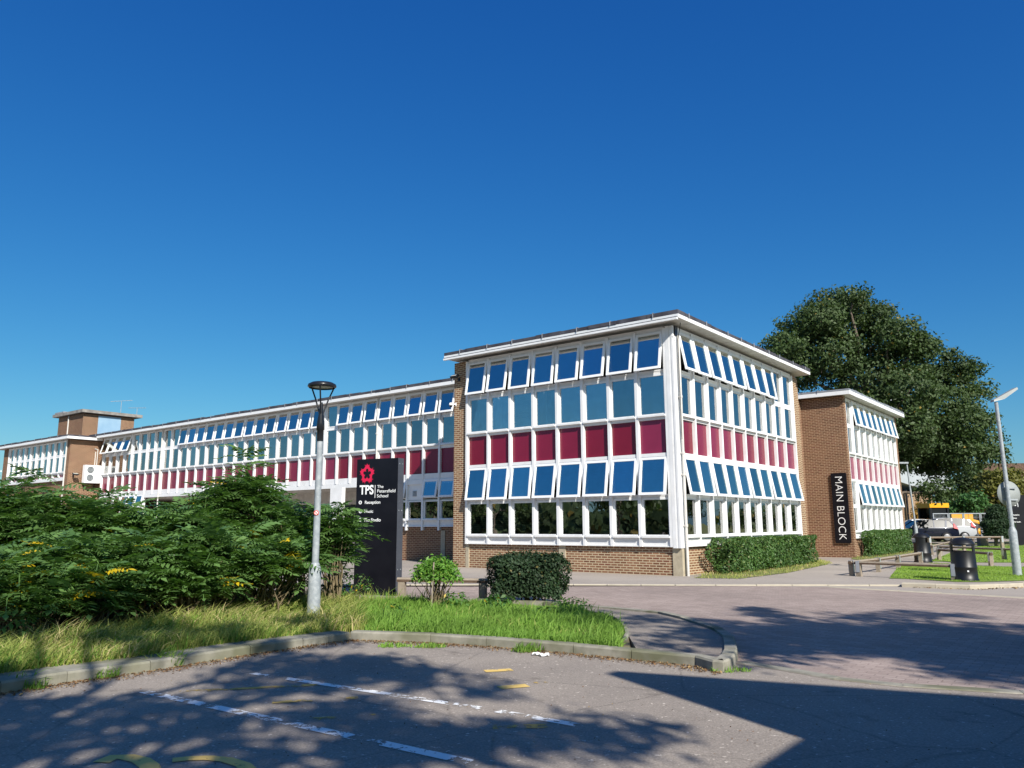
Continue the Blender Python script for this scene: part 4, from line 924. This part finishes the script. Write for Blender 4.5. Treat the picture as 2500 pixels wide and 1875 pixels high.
px_shrub(30, 1190, 10.7, .85, 'nearest low shrub with orange and yellow leaves at the left edge', 95, yl=.05)
px_shrub(95, 1235, 10.3, .55, 'small low shrub with yellowing fronds pushing out over the grass at far left', 55, yl=.09)
px_shrub(210, 1228, 10.9, .55, 'small dark shrub at the front foot of the row, left of the broad leaved creeper', 55, yl=.02)
px_shrub(400, 1215, 11.9, .5, 'small shrub at the front foot of the row above the kerb weeds', 45, yl=.02)
px_shrub(-110, 1120, 11.6, 1.1, 'shrub mostly outside the left edge', 70)
px_shrub(728, 1048, 14.2, .34, 'slender light shrub between lamp post and school sign', 14, sparse=True, z0=.6, ry=.3)
px_shrub(722, 1120, 14.5, .42, 'leafy sucker shoots reaching over the left side of the school sign', 20, sparse=True, z0=.3, ry=.3)
# broad-leaved creepers and saplings low down
def leafy_clump(loc, r, h, n, leaf, m, label, name='weed_plant', cat='plant', group=None, stems=True, aspect=.5, jit=.5):
    o = thing(name, loc, label, cat, 0, group); d = unit(RNG.normal(0, 1, (n, 3))); rr = RNG.uniform(.35, 1, (n, 1))**.6
    C = d*rr*np.array([r, r, h*.5])+np.array([0, 0, h*.55]); C[:, 2] = np.maximum(C[:, 2], .04)
    V, Fq, T = leaf_quads(C, d*.6+np.array([0, 0, .7]), leaf, leaf*aspect, RNG.uniform(0, 1, n), jit)
    link('foliage', npmesh('foliage', V, Fq, m, T), o)
    if stems:
        mb = MB()
        for i in range(0, n, max(1, n//22)): limb(mb, (random.uniform(-.1, .1)*r, random.uniform(-.1, .1)*r, 0), C[i], .009, .003, 5, 2, .05)
        mb.build('stems', M['stem'], o)
    return o
w = G(230, 1350); leafy_clump((w.x, w.y+.5, .07), .38, .75, 260, .13, M['leaf_wild'], 'broad leaved creeper at the foot of the shrubs', aspect=.62)
w = G(90, 1370); leafy_clump((w.x, w.y+.5, .07), .5, .7, 260, .13, M['leaf_wild'], 'broad leaved plant with yellow leaves near the left edge', aspect=.6)
w = G(335, 1355); leafy_clump((w.x, w.y+.3, .07), .4, .55, 300, .09, M['leaf_wild'], 'small leaved weed clump in the dry grass', aspect=.5)
w = G(740, 1318); leafy_clump((w.x, w.y+.3, .07), .5, .62, 420, .08, M['leaf_wild'], 'wild plant with small leaves leaning in front of the sign base', aspect=.4)
for x, y, r_, h_, n_, lf, lb in ((1075,1325,.30,.26,110,.10,'broad leaved dock growing in the grass before the dark bush'),(1235,1335,.34,.26,240,.06,'nettle patch at the right end of the green verge'),(985,1325,.28,.30,150,.08,'dark weed clump under the young bright shrub'),(850,1345,.25,.20,90,.08,'low broad leaved weed before the school sign'),(1180,1345,.22,.18,90,.07,'small weed clump in the shaded corner of the verge')):
    w = G(x, y); leafy_clump((w.x, w.y, .07), r_, h_, n_, lf, M['leaf_wild'], lb, aspect=.5, stems=False)
# young bright shrub with stake
Yl = 14.4; pl_ = AT(940, 1300, Yl)
ls = thing('young_shrub', (pl_.x, Yl, .07), 'small bright green shrub on bare stems, tied to a stake', 'shrub')
n = 2100; d = unit(RNG.normal(0, 1, (n, 3))); d[:, 2] = np.abs(d[:, 2])*1.2-.35; rr = RNG.uniform(.5, 1.05, (n, 1)); C = d*rr*np.array([.44, .40, .34])+np.array([.02, 0, .58])
C += (RNG.normal(0, 1, (n, 3))*.03)
V, Fq, T = leaf_quads(C, d*.5+np.array([0, 0, .6]), .092, .034, RNG.uniform(0, 1, n), .5); link('foliage', npmesh('foliage', V, Fq, M['leaf_lime'], T), ls)
mb = MB()
for i in range(0, n, 55): limb(mb, (random.uniform(-.12, .12), random.uniform(-.1, .1), 0), C[i], .010, .004, 5, 3, .05)
mb.build('stems', M['stem'], ls); MB().tube((-.03, -.36, -.03), (.0, -.33, .80), .013).build('stake', M['wood'], ls)
# clipped hedges
def hedge(P, dirv, l, w, h, m, label, leaf=.05, dens=900, rnd=.12, name='clipped_hedge', stems=False, z0=.04, wob=.035):
    P = Vector(P); a = math.atan2(dirv[1], dirv[0]); o = thing(name, (P.x, P.y, 0), label, 'hedge' if not stems else 'bush', a)
    faces = [((0,0,z0),(l,0,0),(0,0,h),(0,-1,0)),((0,w,z0),(l,0,0),(0,0,h),(0,1,0)),((0,0,z0),(0,w,0),(0,0,h),(-1,0,0)),((l,0,z0),(0,w,0),(0,0,h),(1,0,0)),((0,0,z0+h),(l,0,0),(0,w,0),(0,0,1))]
    Cs, Ns = [], []
    for o_, u, v, nn in faces:
        ar = np.linalg.norm(u)*np.linalg.norm(v); k = int(ar*dens); a_, b_ = RNG.uniform(0, 1, (k, 1)), RNG.uniform(0, 1, (k, 1))
        C = np.array(o_)+a_*np.array(u)+b_*np.array(v); Cs.append(C); Ns.append(np.tile(np.array(nn, float), (k, 1)))
    C = np.concatenate(Cs); Nn = np.concatenate(Ns); ctr = np.array([l/2, w/2, z0+h/2]); hl = np.array([l/2, w/2, h/2])
    q = (C-ctr)/hl; ql = np.linalg.norm(np.abs(q)**8, axis=1)**(1/8); s_ = np.power(np.sum(np.abs(q)**(1/rnd), 1), rnd)  # superellipsoid rounding
    q = q/s_[:, None]; ph = C@np.array([3.1, 2.3, 4.7]); bumpv = 1+wob*np.sin(ph*1.7)+wob*np.sin(C@np.array([-2.2, 5.1, 3.3])*1.3)
    C = ctr+q*hl*bumpv[:, None]-Nn*RNG.exponential(.035, (len(C), 1))
    if stems: C += Nn*np.abs(RNG.normal(0, .035, (len(C), 1)))*(RNG.uniform(0, 1, (len(C), 1)) < .3)+RNG.normal(0, .012, C.shape)
    V, Fq, T = leaf_quads(C, Nn*.8+np.array([0, 0, .35]), leaf, leaf*.6, RNG.uniform(0, 1, len(C)), .55)
    link('foliage', npmesh('foliage', V, Fq, m, T), o)
    mb = MB(); s = .80
    if stems:
        for i in range(16): limb(mb, (random.uniform(.25, .75)*l, random.uniform(.3, .7)*w, 0), (random.uniform(.05, .95)*l, random.uniform(.1, .9)*w, h*.7), .016, .006, 5, 3, .06)
    else:
        for i in range(int(l*4)): x = random.uniform(.06, .94)*l; limb(mb, (x, w*.5, .02), (x+random.uniform(-.15, .15), w*random.uniform(.3, .7), h*.85), .02, .006, 5, 3, .05)
    mb.tube((l*.05, w*.5, .02), (l*.95, w*.5, .02), .03, n=6)
    mb.build('stems', M['stem'], o)
    # twiggy inner mass
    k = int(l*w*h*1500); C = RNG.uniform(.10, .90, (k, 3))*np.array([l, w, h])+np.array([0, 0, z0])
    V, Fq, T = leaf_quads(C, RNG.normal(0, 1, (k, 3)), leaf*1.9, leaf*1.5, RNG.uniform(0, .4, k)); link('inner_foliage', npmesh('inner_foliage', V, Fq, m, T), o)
    return o
hA = L2W(.93, 1.44); hedge(hA, YL, 8.1, .80, 1.02, M['leaf_hedge'], 'long clipped green hedge under the side windows of the corner block', .075, 620, rnd=.08)
hA = L2W(1.05, 16.5); hedge(hA, YL, 8.2, .42, 1.12, M['leaf_hedge'], 'shorter clipped hedge beside the rear block', .09, 460, rnd=.08)
w = G(1053, 1314); e = G(1222, 1312); hedge((w.x+.06, w.y, 0), (1, .0), 1.40, 1.2, ATS(1280, 1358, w.y+.5).z-.08, M['leaf_bush'], 'dark rounded bush in the verge grass', .058, 1600, rnd=.20, name='rounded_bush', stems=True, z0=.10, wob=.07)

# ---- grasses
def inpoly(P, x, y):
    r = np.zeros(len(x), bool); n = len(P); j = n-1
    for i in range(n):
        xi, yi, xj, yj = P[i][0], P[i][1], P[j][0], P[j][1]
        c_ = ((yi > y) != (yj > y)) & (x < (xj-xi)*(y-yi)/(yj-yi+1e-12)+xi); r ^= c_; j = i
    return r
def grass(name, P, n, h, m, label, z=.07, w=.006, clump=.18, lean=.5, near=None, kind='stuff', cat='grass'):
    xs = [p[0] for p in P]; ys = [p[1] for p in P]; k = int(n/clump*.06)+50
    cx = RNG.uniform(min(xs), max(xs), k); cy = RNG.uniform(min(ys), max(ys), k)
    i = RNG.integers(0, k, n*3); x = cx[i]+RNG.normal(0, clump, n*3); y = cy[i]+RNG.normal(0, clump, n*3); hc = RNG.uniform(.45, 1.25, k)[i]; tc_ = RNG.uniform(0, 1, k)[i]
    ok = inpoly(P, x, y); x, y, hc, tc_ = x[ok][:n], y[ok][:n], hc[ok][:n], tc_[ok][:n]; n = len(x)
    pn = .5+.5*np.sin(x*2.1+1.7*np.sin(y*1.3))*np.sin(y*2.7+1.1*np.sin(x*1.9)); pn = .62+.75*pn
    hh = h*hc*pn*RNG.uniform(.4, 1.25, n)
    for px_, py_, rr_2 in ((-3.16, 12.6, .75), (-2.95, 16.6, .8), (.15, 14.2, 1.2), (-2.0, 13.6, .6)): hh = hh*np.clip(np.hypot(x-px_, y-py_)/rr_2, .18, 1); a = RNG.uniform(0, 6.28, n); l_ = lean*RNG.uniform(.2, 1.3, n)*hh; la = RNG.normal(.6, 1.4, n)
    b0 = np.stack([x, y, np.full(n, z)], 1); s = np.stack([np.cos(a), np.sin(a), np.zeros(n)], 1)*w*RNG.uniform(.6, 1.5, (n, 1)); dl = np.stack([np.cos(la), np.sin(la), np.zeros(n)], 1)*l_[:, None]
    up = np.array([0, 0, 1.])
    m1 = b0+dl*.3+up*(hh*.55)[:, None]; t = b0+dl+up*(hh*(1-.25*lean))[:, None]
    V = np.stack([b0-s, b0+s, m1+s*.8, m1-s*.8, t], 1).reshape(-1, 3); o5 = np.arange(n)[:, None]*5
    Fq = np.concatenate([o5+np.array([0,1,2]), o5+np.array([0,2,3]), o5+np.array([3,2,4])], 1).reshape(-1, 3)
    tn = np.clip(tc_*.55+RNG.uniform(0, .33, n)+.2*np.sin(x*1.7+y*2.3+1.5*np.sin(x*.9)), 0, 1)
    return tag(link(name, npmesh(name, V, Fq, m, np.repeat(tn, 5))), label, cat, None, kind)
fk_ = off(KB, [k-.05 for k in KW]); bk = off(KB, 2.6)
dry = fk_[0:7]+[fk_[7].lerp(fk_[6], .8)]+[G(760,1310), G(700,1300)]+off(KB[0:6], 2.4)[::-1]
grass('long_grass', dry, 46000, .27, M['grass_dry'], 'long dry yellow green grass along the left kerb', clump=.20, lean=.9)
grass('long_grass', dry, 26000, .22, M['grass_green'], 'fresh green blades mixed into the dry verge grass', clump=.30, lean=.8)
gr = [fk_[6].lerp(fk_[7], .25)]+fk_[7:10]+[fk_[9].lerp(fk_[10], .4)]+[G(1345,1384), G(1338,1364), G(1310,1345), G(1240,1325), Vector((-.2,14.9,0)), Vector((-2.2,15.6,0)), Vector((-3.2,14.5,0)), G(740,1345)]
grass('lush_grass', gr, 60000, .12, M['grass_green'], 'thick bright green grass round the lamp post and bushes', clump=.22, lean=.8)
grass('lush_grass', gr, 3500, .26, M['grass_green'], 'taller tufts standing out of the green verge grass', clump=.10, lean=.7)
back = [Vector((-2,15.4,0)), Vector((-4,16.4,0)), Vector((-12,21,0)), Vector((-16,19,0)), Vector((-9,13,0)), Vector((-3.2,13.2,0))]
grass('long_grass', back, 12000, .28, M['grass_dry'], 'rough grass growing under and behind the shrubs', clump=.3)
lw1 = [r1(-60,1195), r1(200,1203), r1(1080,1252), r1(1550,1252), r1(2212,1232), r1(2900,1190), r1(2900,990), r1(2212,1005), r1(1500,985), r1(700,935), r1(100,985)]
grass('lawn_grass', lw1, 26000, .045, M['grass_lawn'], 'short mown grass of the lawn behind the litter bin', z=.012, w=.006, clump=.4, lean=1.)
lw2 = [r1(600,905), r1(1500,925), r1(2900,930), r1(2900,640), r1(1480,640), r1(750,850)]
grass('lawn_grass', lw2, 16000, .06, M['grass_lawn'], 'short mown grass of the farther lawn', z=.012, w=.01, clump=.5, lean=1.)
hs = [G(1490,1250), G(1600,1252), G(1700,1239), G(1800,1218), G(1765,1208), G(1545,1232)]
grass('rough_grass', hs, 6000, .09, M['grass_dry'], 'straggly grass along the foot of the long hedge', z=.012, clump=.2)
grass('rough_grass', [G(1838,1208), G(1870,1212), G(1930,1204), G(2000,1188), G(1985,1180), G(1860,1190)], 4000, .1, M['grass_dry'], 'straggly grass below the shorter hedge', z=.012, clump=.2)
# weeds in the gutter
for x, y, n_, h_, lb in ((345,1438,420,.20,'tuft of weeds growing from the wide left kerb'),(395,1425,220,.12,'small weeds right of the tuft on the left kerb'),(50,1485,260,.12,'low weeds at the foot of the left kerb'),(200,1462,300,.10,'strip of moss and weeds along the kerb foot'),(850,1395,260,.08,'low grass tuft in front of the kerb'),(925,1396,320,.09,'weeds between car park and kerb below the sign'),(1140,1405,300,.10,'grass tuft beside the crumpled paper'),(1575,1448,160,.06,'small weeds at the kerb corner'),(620,1372,260,.14,'grass tuft on the kerb near the lamp post')):
    w = G(x, y, .02); o = grass('weed_tuft', [(w.x-.22, w.y-.02), (w.x-.05, w.y-.12), (w.x+.2, w.y-.04), (w.x+.24, w.y+.06), (w.x+.05, w.y+.14), (w.x-.16, w.y+.1)], int(n_*.7), h_, M['grass_green'], lb, z=.01, clump=.06, lean=.9, kind=None, cat='weeds'); del_ = o
# fallen leaves and grit along the kerb
def litter(P, n, m, label, s=.03):
    Cs = []
    for a, b_ in zip(P, P[1:]):
        k = max(4, int(n*(b_-a).length/sum((q-p).length for p, q in zip(P, P[1:])))); t = RNG.uniform(0, 1, (k, 1)); p = np.array(a)*(1-t)+np.array(b_)*t
        d = (b_-a).normalized(); Cs.append(p+np.array([d.y, -d.x, 0])*np.abs(RNG.normal(0, .11, (k, 1))))
    C = np.concatenate(Cs); C[:, 2] = .012+RNG.uniform(0, .012, len(C)); V, Fq, T = leaf_quads(C, np.tile([0, 0, 1.], (len(C), 1)), s, s*.6, RNG.uniform(0, 1, len(C)), .35)
    return tag(link('fallen_leaves', npmesh('fallen_leaves', V, Fq, M[m], T)), label, 'leaf litter', None, 'stuff')
litter(KB[1:], 3200, 'deadleaf', 'brown leaf litter and crumbs in the gutter along the near kerb')
litter([r1(200,1330), r1(1300,1380), r1(2212,1345)], 160, 'deadleaf', 'brown leaves along the kerb below the litter bin', .05)
Cn = np.array([[*G(random.uniform(0, 2212), random.uniform(1400, 1659))] for _ in range(420)]); Cn[:, 2] = .012
V, Fq, T = leaf_quads(Cn, np.tile([0, 0, 1.], (len(Cn), 1)), .022, .010, RNG.uniform(0, 1, len(Cn)), .3); tag(link('fallen_leaves', npmesh('fallen_leaves', V, Fq, M['deadleaf'], T)), 'scattered leaf scraps on the car park tarmac', 'leaf litter', None, 'stuff')
for (x, y, lb, s) in ((1158,1413,'flattened white paper scrap against the kerb',.09),(1176,1415,'crumpled white wrapper with brown edge by the kerb',.11)):
    w = G(x, y, .02); mb = MB(); g = 6; vs = [(s*(i/(g-1)-.5), s*.6*(j/(g-1)-.5), random.uniform(0, .03)) for j in range(g) for i in range(g)]; mb.add(vs, [(j*g+i, j*g+i+1, (j+1)*g+i+1, (j+1)*g+i) for j in range(g-1) for i in range(g-1)])
    o = mb.build('paper_litter', M['letter']); o.location = (w.x, w.y, .012); tag(o, lb, 'litter')

# ================================================================ BACKGROUND BUILDINGS, VEHICLES
bx = lambda x: ATS(1950+x*.33153, 1290, 92).x
wb = thing('grey_building', (bx(690), 92, 0), 'pale grey clad building with brick base glimpsed behind the huge tree', 'building')
MB().box(0, bx(1010)-bx(690), 0, 14, 0, 5.0).build('brick_base', M['brick'], wb)
gw = bx(1010)-bx(690)+2; MB().add([(-.3,-.6,6.6),(3.5,-.6,5.3),(gw,-.6,4.8),(gw,-.6,10.5),(-.3,-.6,17),(-.3,14,6.6),(3.5,14,5.3),(gw,14,4.8),(gw,14,10.5),(-.3,14,17)], [(0,1,2,3,4),(9,8,7,6,5),(0,5,6,1),(1,6,7,2),(2,7,8,3),(3,8,9,4),(4,9,5,0)]).build('cladding', M['white_clad'], wb)
MB().tube((1.8,-.3,0),(1.8,-.3,5.2),.12).tube((7.6,-.3,0),(7.6,-.3,5),.10).build('downpipe', M['black'], wb)
hx = ATS(1950+1520*.33153, 1290, 86).x
hs_ = thing('tiled_house', (hx, 86, 0), 'house with brown tiled roof at the far right', 'house')
MB().box(.4, 14, 0, 8, 0, 4.6).build('wall', M['brick'], hs_)
MB().add([(0,-.4,4.6),(14.4,-.4,4.6),(14.4,4,8.1),(0,4,8.1),(0,8.4,4.6),(14.4,8.4,4.6)], [(0,1,2,3),(3,2,5,4),(0,3,4),(1,5,2),(0,4,5,1)]).build('roof', brick('roof_tiles', [(.11,.07,.045),(.15,.095,.06),(.18,.115,.08),(.13,.08,.05)], (.05,.035,.025), .25, .22, .02), hs_)
fx = [1000, 1115, 1225, 1350, 1470]
for i in range(4):
    x0, x1 = (ATS(1950+x*.33153, 1290, 66).x for x in fx[i:i+2]); f = thing('site_fence', (x0, 66, 0), ['temporary steel fence panel behind the digger cab', 'temporary steel fence panel behind the silver car tail', 'temporary steel fence panel left of the rounded bush', 'temporary steel fence panel hidden partly by the rounded bush'][i], 'fence', 0, 'site fence panels'); w = x1-x0-.1
    MB().tube((0,0,0),(0,0,2.25),.045).tube((w,0,0),(w,0,2.25),.045).tube((0,0,2.2),(w,0,2.2),.045).tube((0,0,.2),(w,0,.2),.045).build('frame', M['galv'], f); wm = MB(); [wm.box(.06+k*.11, .06+k*.11+.012, -.006, .006, .2, 2.2) for k in range(int((w-.1)/.11))]; [wm.box(.04, w-.04, .007, .017, z_, z_+.012) for z_ in (.5,.85,1.2,1.55,1.9)]; wm.build('mesh_infill', M['galv'], f)
def car(loc, rz, paint_, label, L=4.4, Hh=1.5, estate=True):
    c = thing('parked_car', loc, label, 'car', rz, 'cars parked beyond the rail')
    def prof(P, wf):
        n = len(P); vs = [(x, -wf(x, z), z) for x, z in P]+[(x, wf(x, z), z) for x, z in P]
        return vs, [tuple(range(n)), tuple(range(2*n-1, n-1, -1))]+[(i, i+n, (i+1) % n+n, (i+1) % n) for i in range(n)]
    s = L/4.4; hk = Hh/1.5
    W_ = lambda x, z: .90-.10*max(0, (abs(x)/s-1.7)/.5)-(.05 if z < .4 else 0)-.03*(z > .9)
    lowp = [(-2.16,.28),(-2.2,.55),(-2.16,.82),(-2.05,.98),(-1.2,1.0),(0,.99),(1.0,.95),(1.35,.90),(1.85,.80),(2.12,.66),(2.2,.5),(2.16,.28)]
    mb = MB(); v, f = prof([(x*s, z*hk) for x, z in lowp], W_); mb.add(v, f); me_ = mb.build('body', M[paint_], c); mod = me_.modifiers.new('b', 'BEVEL'); mod.width = .06; mod.segments = 3
    for p in me_.data.polygons: p.use_smooth = True
    top = [(-2.04,.99),(-1.72,1.42),(-1.2,1.49),(-.2,1.52),(.35,1.46),(1.08,.96)]
    Wt = lambda x, z: .85-.24*(z/hk-.98)/.54
    mb = MB(); v, f = prof([(x*s, z*hk) for x, z in top], Wt); mb.add(v, f); mb.build('windows', M['carglass'], c)
    mb = MB(); pt = [(x*s, z*hk) for x, z in [(-1.72,1.42),(-1.2,1.49),(-.2,1.52),(.35,1.46)]]
    vs = [(x, y*(Wt(x, z)+.012), z+.012) for x, z in pt for y in (-1, 1)]; mb.add(vs, [(2*i, 2*i+1, 2*i+3, 2*i+2) for i in range(3)])
    for sg in (-1, 1):
        for (xa, za), (xb, zb_), w in (((-2.04,.98),(-1.72,1.43),.10),((.35,1.47),(1.08,.95),.05),((-.55,.98),(-.6,1.5),.035),((-1.30,.98),(-1.42,1.47),.06),((-1.75,1.43),(-.2,1.52),.04),((-.2,1.52),(.38,1.46),.04)):
            xa *= s; xb *= s; za *= hk; zb_ *= hk
            mb.add([(xa-w, sg*(Wt(xa, za)+.014), za),(xa+w, sg*(Wt(xa, za)+.014), za),(xb+w, sg*(Wt(xb, zb_)+.014), zb_),(xb-w, sg*(Wt(xb, zb_)+.014), zb_)], [(0,1,2,3)])
    mb.build('roof_and_pillars', M['car_plain_'+paint_], c)
    for x in (-1.32*s, 1.36*s):
        for sg in (-1, 1):
            wdw = MB().lathe([(.0,-.1),(.33,-.1),(.34,0),(.33,.1),(.0,.1)], 22, cap=False).build('wheel', M['tyre'], c); wdw.location = (x, sg*.80, .34); wdw.rotation_euler = (R(90),0,0)
            MB().lathe([(.0,.112*-sg),(.21,.108*-sg),(.225,.10*-sg)], 18, cap=False).build('rim', M['rim'], wdw)
    for sg in (-1, 1):
        MB().add([(-2.14*s,sg*.70,.86*hk),(-2.1*s,sg*.90,.86*hk),(-1.80*s,sg*.90,.95*hk),(-1.85*s,sg*.80,1.28*hk),(-1.98*s,sg*.74,1.18*hk)], [(0,1,2,3,4)]).build('tail_light', M['redlight'], c)
        MB().box(1.95*s, 2.14*s, sg*.55-.15, sg*.55+.15, .62, .74).build('headlight', M['lens'], c)
        MB().box(.75, .95, sg*.95-.08, sg*.95+.08, .95, 1.07).build('mirror', M[paint_], c)
    return c
for k_n, c_n in (('car_dark', (.02,.025,.045)), ('car_silver', (.42,.44,.47)), ('car_white', (.75,.76,.78))): M['car_plain_'+k_n] = mat(k_n+'_trim', c_n, .45, .2)[0]
cpos = lambda x, Y: (ATS(1950+x*.33153, 1290, Y).x, Y, .12)
car(cpos(905, 58), R(172), 'car_dark', 'dark blue hatchback parked nearest behind the far rail', 4.5, 1.55)
car(cpos(1045, 62), R(170), 'car_silver', 'silver estate car parked behind the dark blue one', 4.6, 1.68)
car(cpos(860, 66), R(172), 'car_white', 'white car whose roof shows behind the dark blue hatchback', 4.4, 1.62)
# yellow site machine
tm = thing('site_loader', cpos(1085, 69), 'yellow telescopic loader with glazed cab standing by the fence', 'loader', R(8))
MB().box(-1.95,-.15,-.85,.85,2.62,3.0).build('cab_roof', M['yellow'], tm)
MB().box(-1.8,-.3,-.72,-.70,1.7,2.6).box(-1.8,-.3,.70,.72,1.7,2.6).box(-1.8,-.3,-.72,.72,1.0,1.68).build('cab_glass', M['carglass'], tm)
mb = MB(); [mb.box(x-.08,x+.08,y-.08,y+.08,1.0,2.62) for x in (-1.85,-.25) for y in (-.75,.75)]; mb.box(-2.0,3.2,-.9,.9,.7,1.0); mb.build('cab_frame', M['black'], tm)
MB().box(-.1,1.45,-1.0,.2,1.5,2.15).box(1.5,1.9,-1.0,.2,1.5,2.1).build('engine_cover', M['yellow'], tm)
mb = MB(); mb.path([(1.6,.2,1.75),(3.2,.2,1.35),(4.2,.2,.4)], .22, 4); mb.build('boom', M['yellow'], tm)
MB().box(4.0,4.6,-.5,.9,.1,.7).build('bucket', M['yellow'], tm)
for x in (-1.2, 2.3):
    for y in (-1.0, 1.0):
        o = MB().lathe([(.0,-.2),(.55,-.2),(.6,0),(.55,.2),(0,.2)], 20, cap=False).build('wheel', M['tyre'], tm); o.location = (x, y, .6); o.rotation_euler = (R(90),0,0); MB().lathe([(0,.205),(.28,.205),(.28,-.205),(0,-.205)], 16, cap=False).build('rim', M['yellow'], o)
vx = ATS(1950+1590*.33153, 1290, 56).x
vn = thing('parked_van', (vx, 56, 0), 'white van seen as a sliver behind the far school sign', 'van', R(-34))
MB().box(-.25, 1.7, 0, 4.5, .4, 2.7).build('body', M['car_white'], vn); MB().box(-.15, 1.6, -.02, -.005, 1.75, 2.45).box(-.15,.5,-.02,-.005,1.0,1.5).build('rear_window', M['carglass'], vn)
for x in (0, 1.45):
    for y in (.8, 3.6): o = MB().lathe([(0,-.12),(.36,-.12),(.36,.12),(0,.12)], 18, cap=False).build('wheel', M['tyre'], vn); o.location = (x, y, .36); o.rotation_euler = (0,R(90),0)
for i, (x, y, h_, lb) in enumerate(((50,40,8,'unseen tree near the lawns, added to darken the side panes'),(60,50,9.5,'large unseen tree farther right, added to darken the side panes'),(66,33,8,'unseen tree right of the far lawns, added to darken the side panes'))):  # out of view, added so the side windows mirror something dark
    random.seed(60+i); bl = [(random.uniform(-3,3), random.uniform(-3,3), h_*random.uniform(.3,.85), random.uniform(1.3,2.1)) for _ in range(10)]
    tree((x, y, 0), lb, bl, M['leaf_tree'], leaf=.42, dens=.9, trunk_r=.3, spread=.4, per=18)
random.seed(77)
k = 16000; t_ = RNG.uniform(0, 1, k); cxp = np.interp(t_, [0, .35, .7, 1], [-95, -58, -18, 40]); cyp = np.interp(t_, [0, .35, .7, 1], [48, -8, -46, -60])
hh_ = 4.2+1.1*np.sin(t_*37)+.9*np.sin(t_*83); C = np.stack([cxp+RNG.normal(0, 2.2, k), cyp+RNG.normal(0, 2.2, k), RNG.uniform(0, 1, k)**.75*hh_], 1)  # unseen belt added behind the camera to darken reflections in the lower panes
V, Fq, T = leaf_quads(C, np.stack([-cxp, 20-cyp, np.full(k, 25.)], 1), 1.1, .9, RNG.uniform(0, 1, k), .5); tag(link('reflection_wood', npmesh('reflection_wood', V, Fq, M['leaf_tree'], T)), 'unseen belt of trees behind the car park, added to darken the pane reflections', 'wood', None, 'stuff')
vn2 = copy_tree(vn); vn2.location = (-17, -9, 0); vn2.rotation_euler = (0, 0, R(60)); tag(vn2, 'white van parked behind the viewpoint, mirrored in the ground floor panes', 'van')
# far tree belt closing the horizon
k = 5200; C = np.stack([RNG.uniform(-140, 190, k), RNG.uniform(120, 135, k), RNG.uniform(0, 1, k)**.7*(4.6+1.5*np.sin(np.arange(k)*.37))], 1)
V, Fq, T = leaf_quads(C, np.tile([0, -1., .6], (k, 1)), 2.2, 1.6, RNG.uniform(0, 1, k), .6); tag(link('far_wood', npmesh('far_wood', V, Fq, M['leaf_tree'], T)), 'low dark belt of trees on the horizon', 'wood', None, 'stuff')

# ================================================================ CAMERA, SKY, SUN
cd = bpy.data.cameras.new('camera'); co_ = bpy.data.objects.new('camera', cd); COL.objects.link(co_)
U = Vector((0, -math.sin(PT), math.cos(PT))); Xh = Vector((1, 0, 0)); fwd = Vector((0, math.cos(PT), math.sin(PT)))
rr_ = Xh*math.cos(RO)-U*math.sin(RO); uu = Xh*math.sin(RO)+U*math.cos(RO)
mm = Matrix((rr_, uu, -fwd)).transposed().to_4x4(); mm.translation = CAM; co_.matrix_world = mm
cd.sensor_fit = 'HORIZONTAL'; cd.sensor_width = 36; cd.lens = 36*F/2500; cd.clip_start = .05; cd.clip_end = 3000; sc.camera = co_
w = bpy.data.worlds.new('World'); sc.world = w; w.use_nodes = True; nt = w.node_tree; bg = nt.nodes['Background']
sky = nt.nodes.new('ShaderNodeTexSky'); sky.sky_type = 'NISHITA'; sky.sun_disc = False
sky.sun_elevation = math.asin(SUN.z); sky.sun_rotation = math.atan2(SUN.x, SUN.y); sky.altitude = 60; sky.air_density = 1.0; sky.dust_density = .9; sky.ozone_density = 3.0
hsv = nt.nodes.new('ShaderNodeHueSaturation'); hsv.inputs['Saturation'].default_value = 1.22; nt.links.new(sky.outputs[0], hsv.inputs['Color'])
# deep blue early-autumn sky: the channels of the physical sky are graded one by one
sep = nt.nodes.new('ShaderNodeSeparateColor'); cmb = nt.nodes.new('ShaderNodeCombineColor'); nt.links.new(hsv.outputs[0], sep.inputs[0])
for i_, (k1, g1) in enumerate(((.68, 1.33), (.84, 1.03), (.84, .66))):
    m1 = nt.nodes.new('ShaderNodeMath'); m1.operation = 'MULTIPLY'; m1.inputs[1].default_value = .1083; nt.links.new(sep.outputs[i_], m1.inputs[0])
    m2 = nt.nodes.new('ShaderNodeMath'); m2.operation = 'POWER'; m2.inputs[1].default_value = g1; nt.links.new(m1.outputs[0], m2.inputs[0])
    m3 = nt.nodes.new('ShaderNodeMath'); m3.operation = 'MULTIPLY'; m3.inputs[1].default_value = k1/.1093; nt.links.new(m2.outputs[0], m3.inputs[0]); nt.links.new(m3.outputs[0], cmb.inputs[i_])
nt.links.new(cmb.outputs[0], bg.inputs[0]); bg.inputs[1].default_value = .080
sl = bpy.data.lights.new('sun', 'SUN'); sl.energy = 5.0; sl.angle = R(.55); sl.color = (1, .95, .87); so = bpy.data.objects.new('sun', sl); COL.objects.link(so)
so.rotation_euler = SUN.to_track_quat('Z', 'Y').to_euler()
vs_ = sc.view_settings; vs_.view_transform = 'Standard'; vs_.look = 'None'; vs_.exposure = .50; vs_.gamma = 1
sc.cycles.max_bounces = 6; sc.cycles.transparent_max_bounces = 10; sc.cycles.use_denoising = True
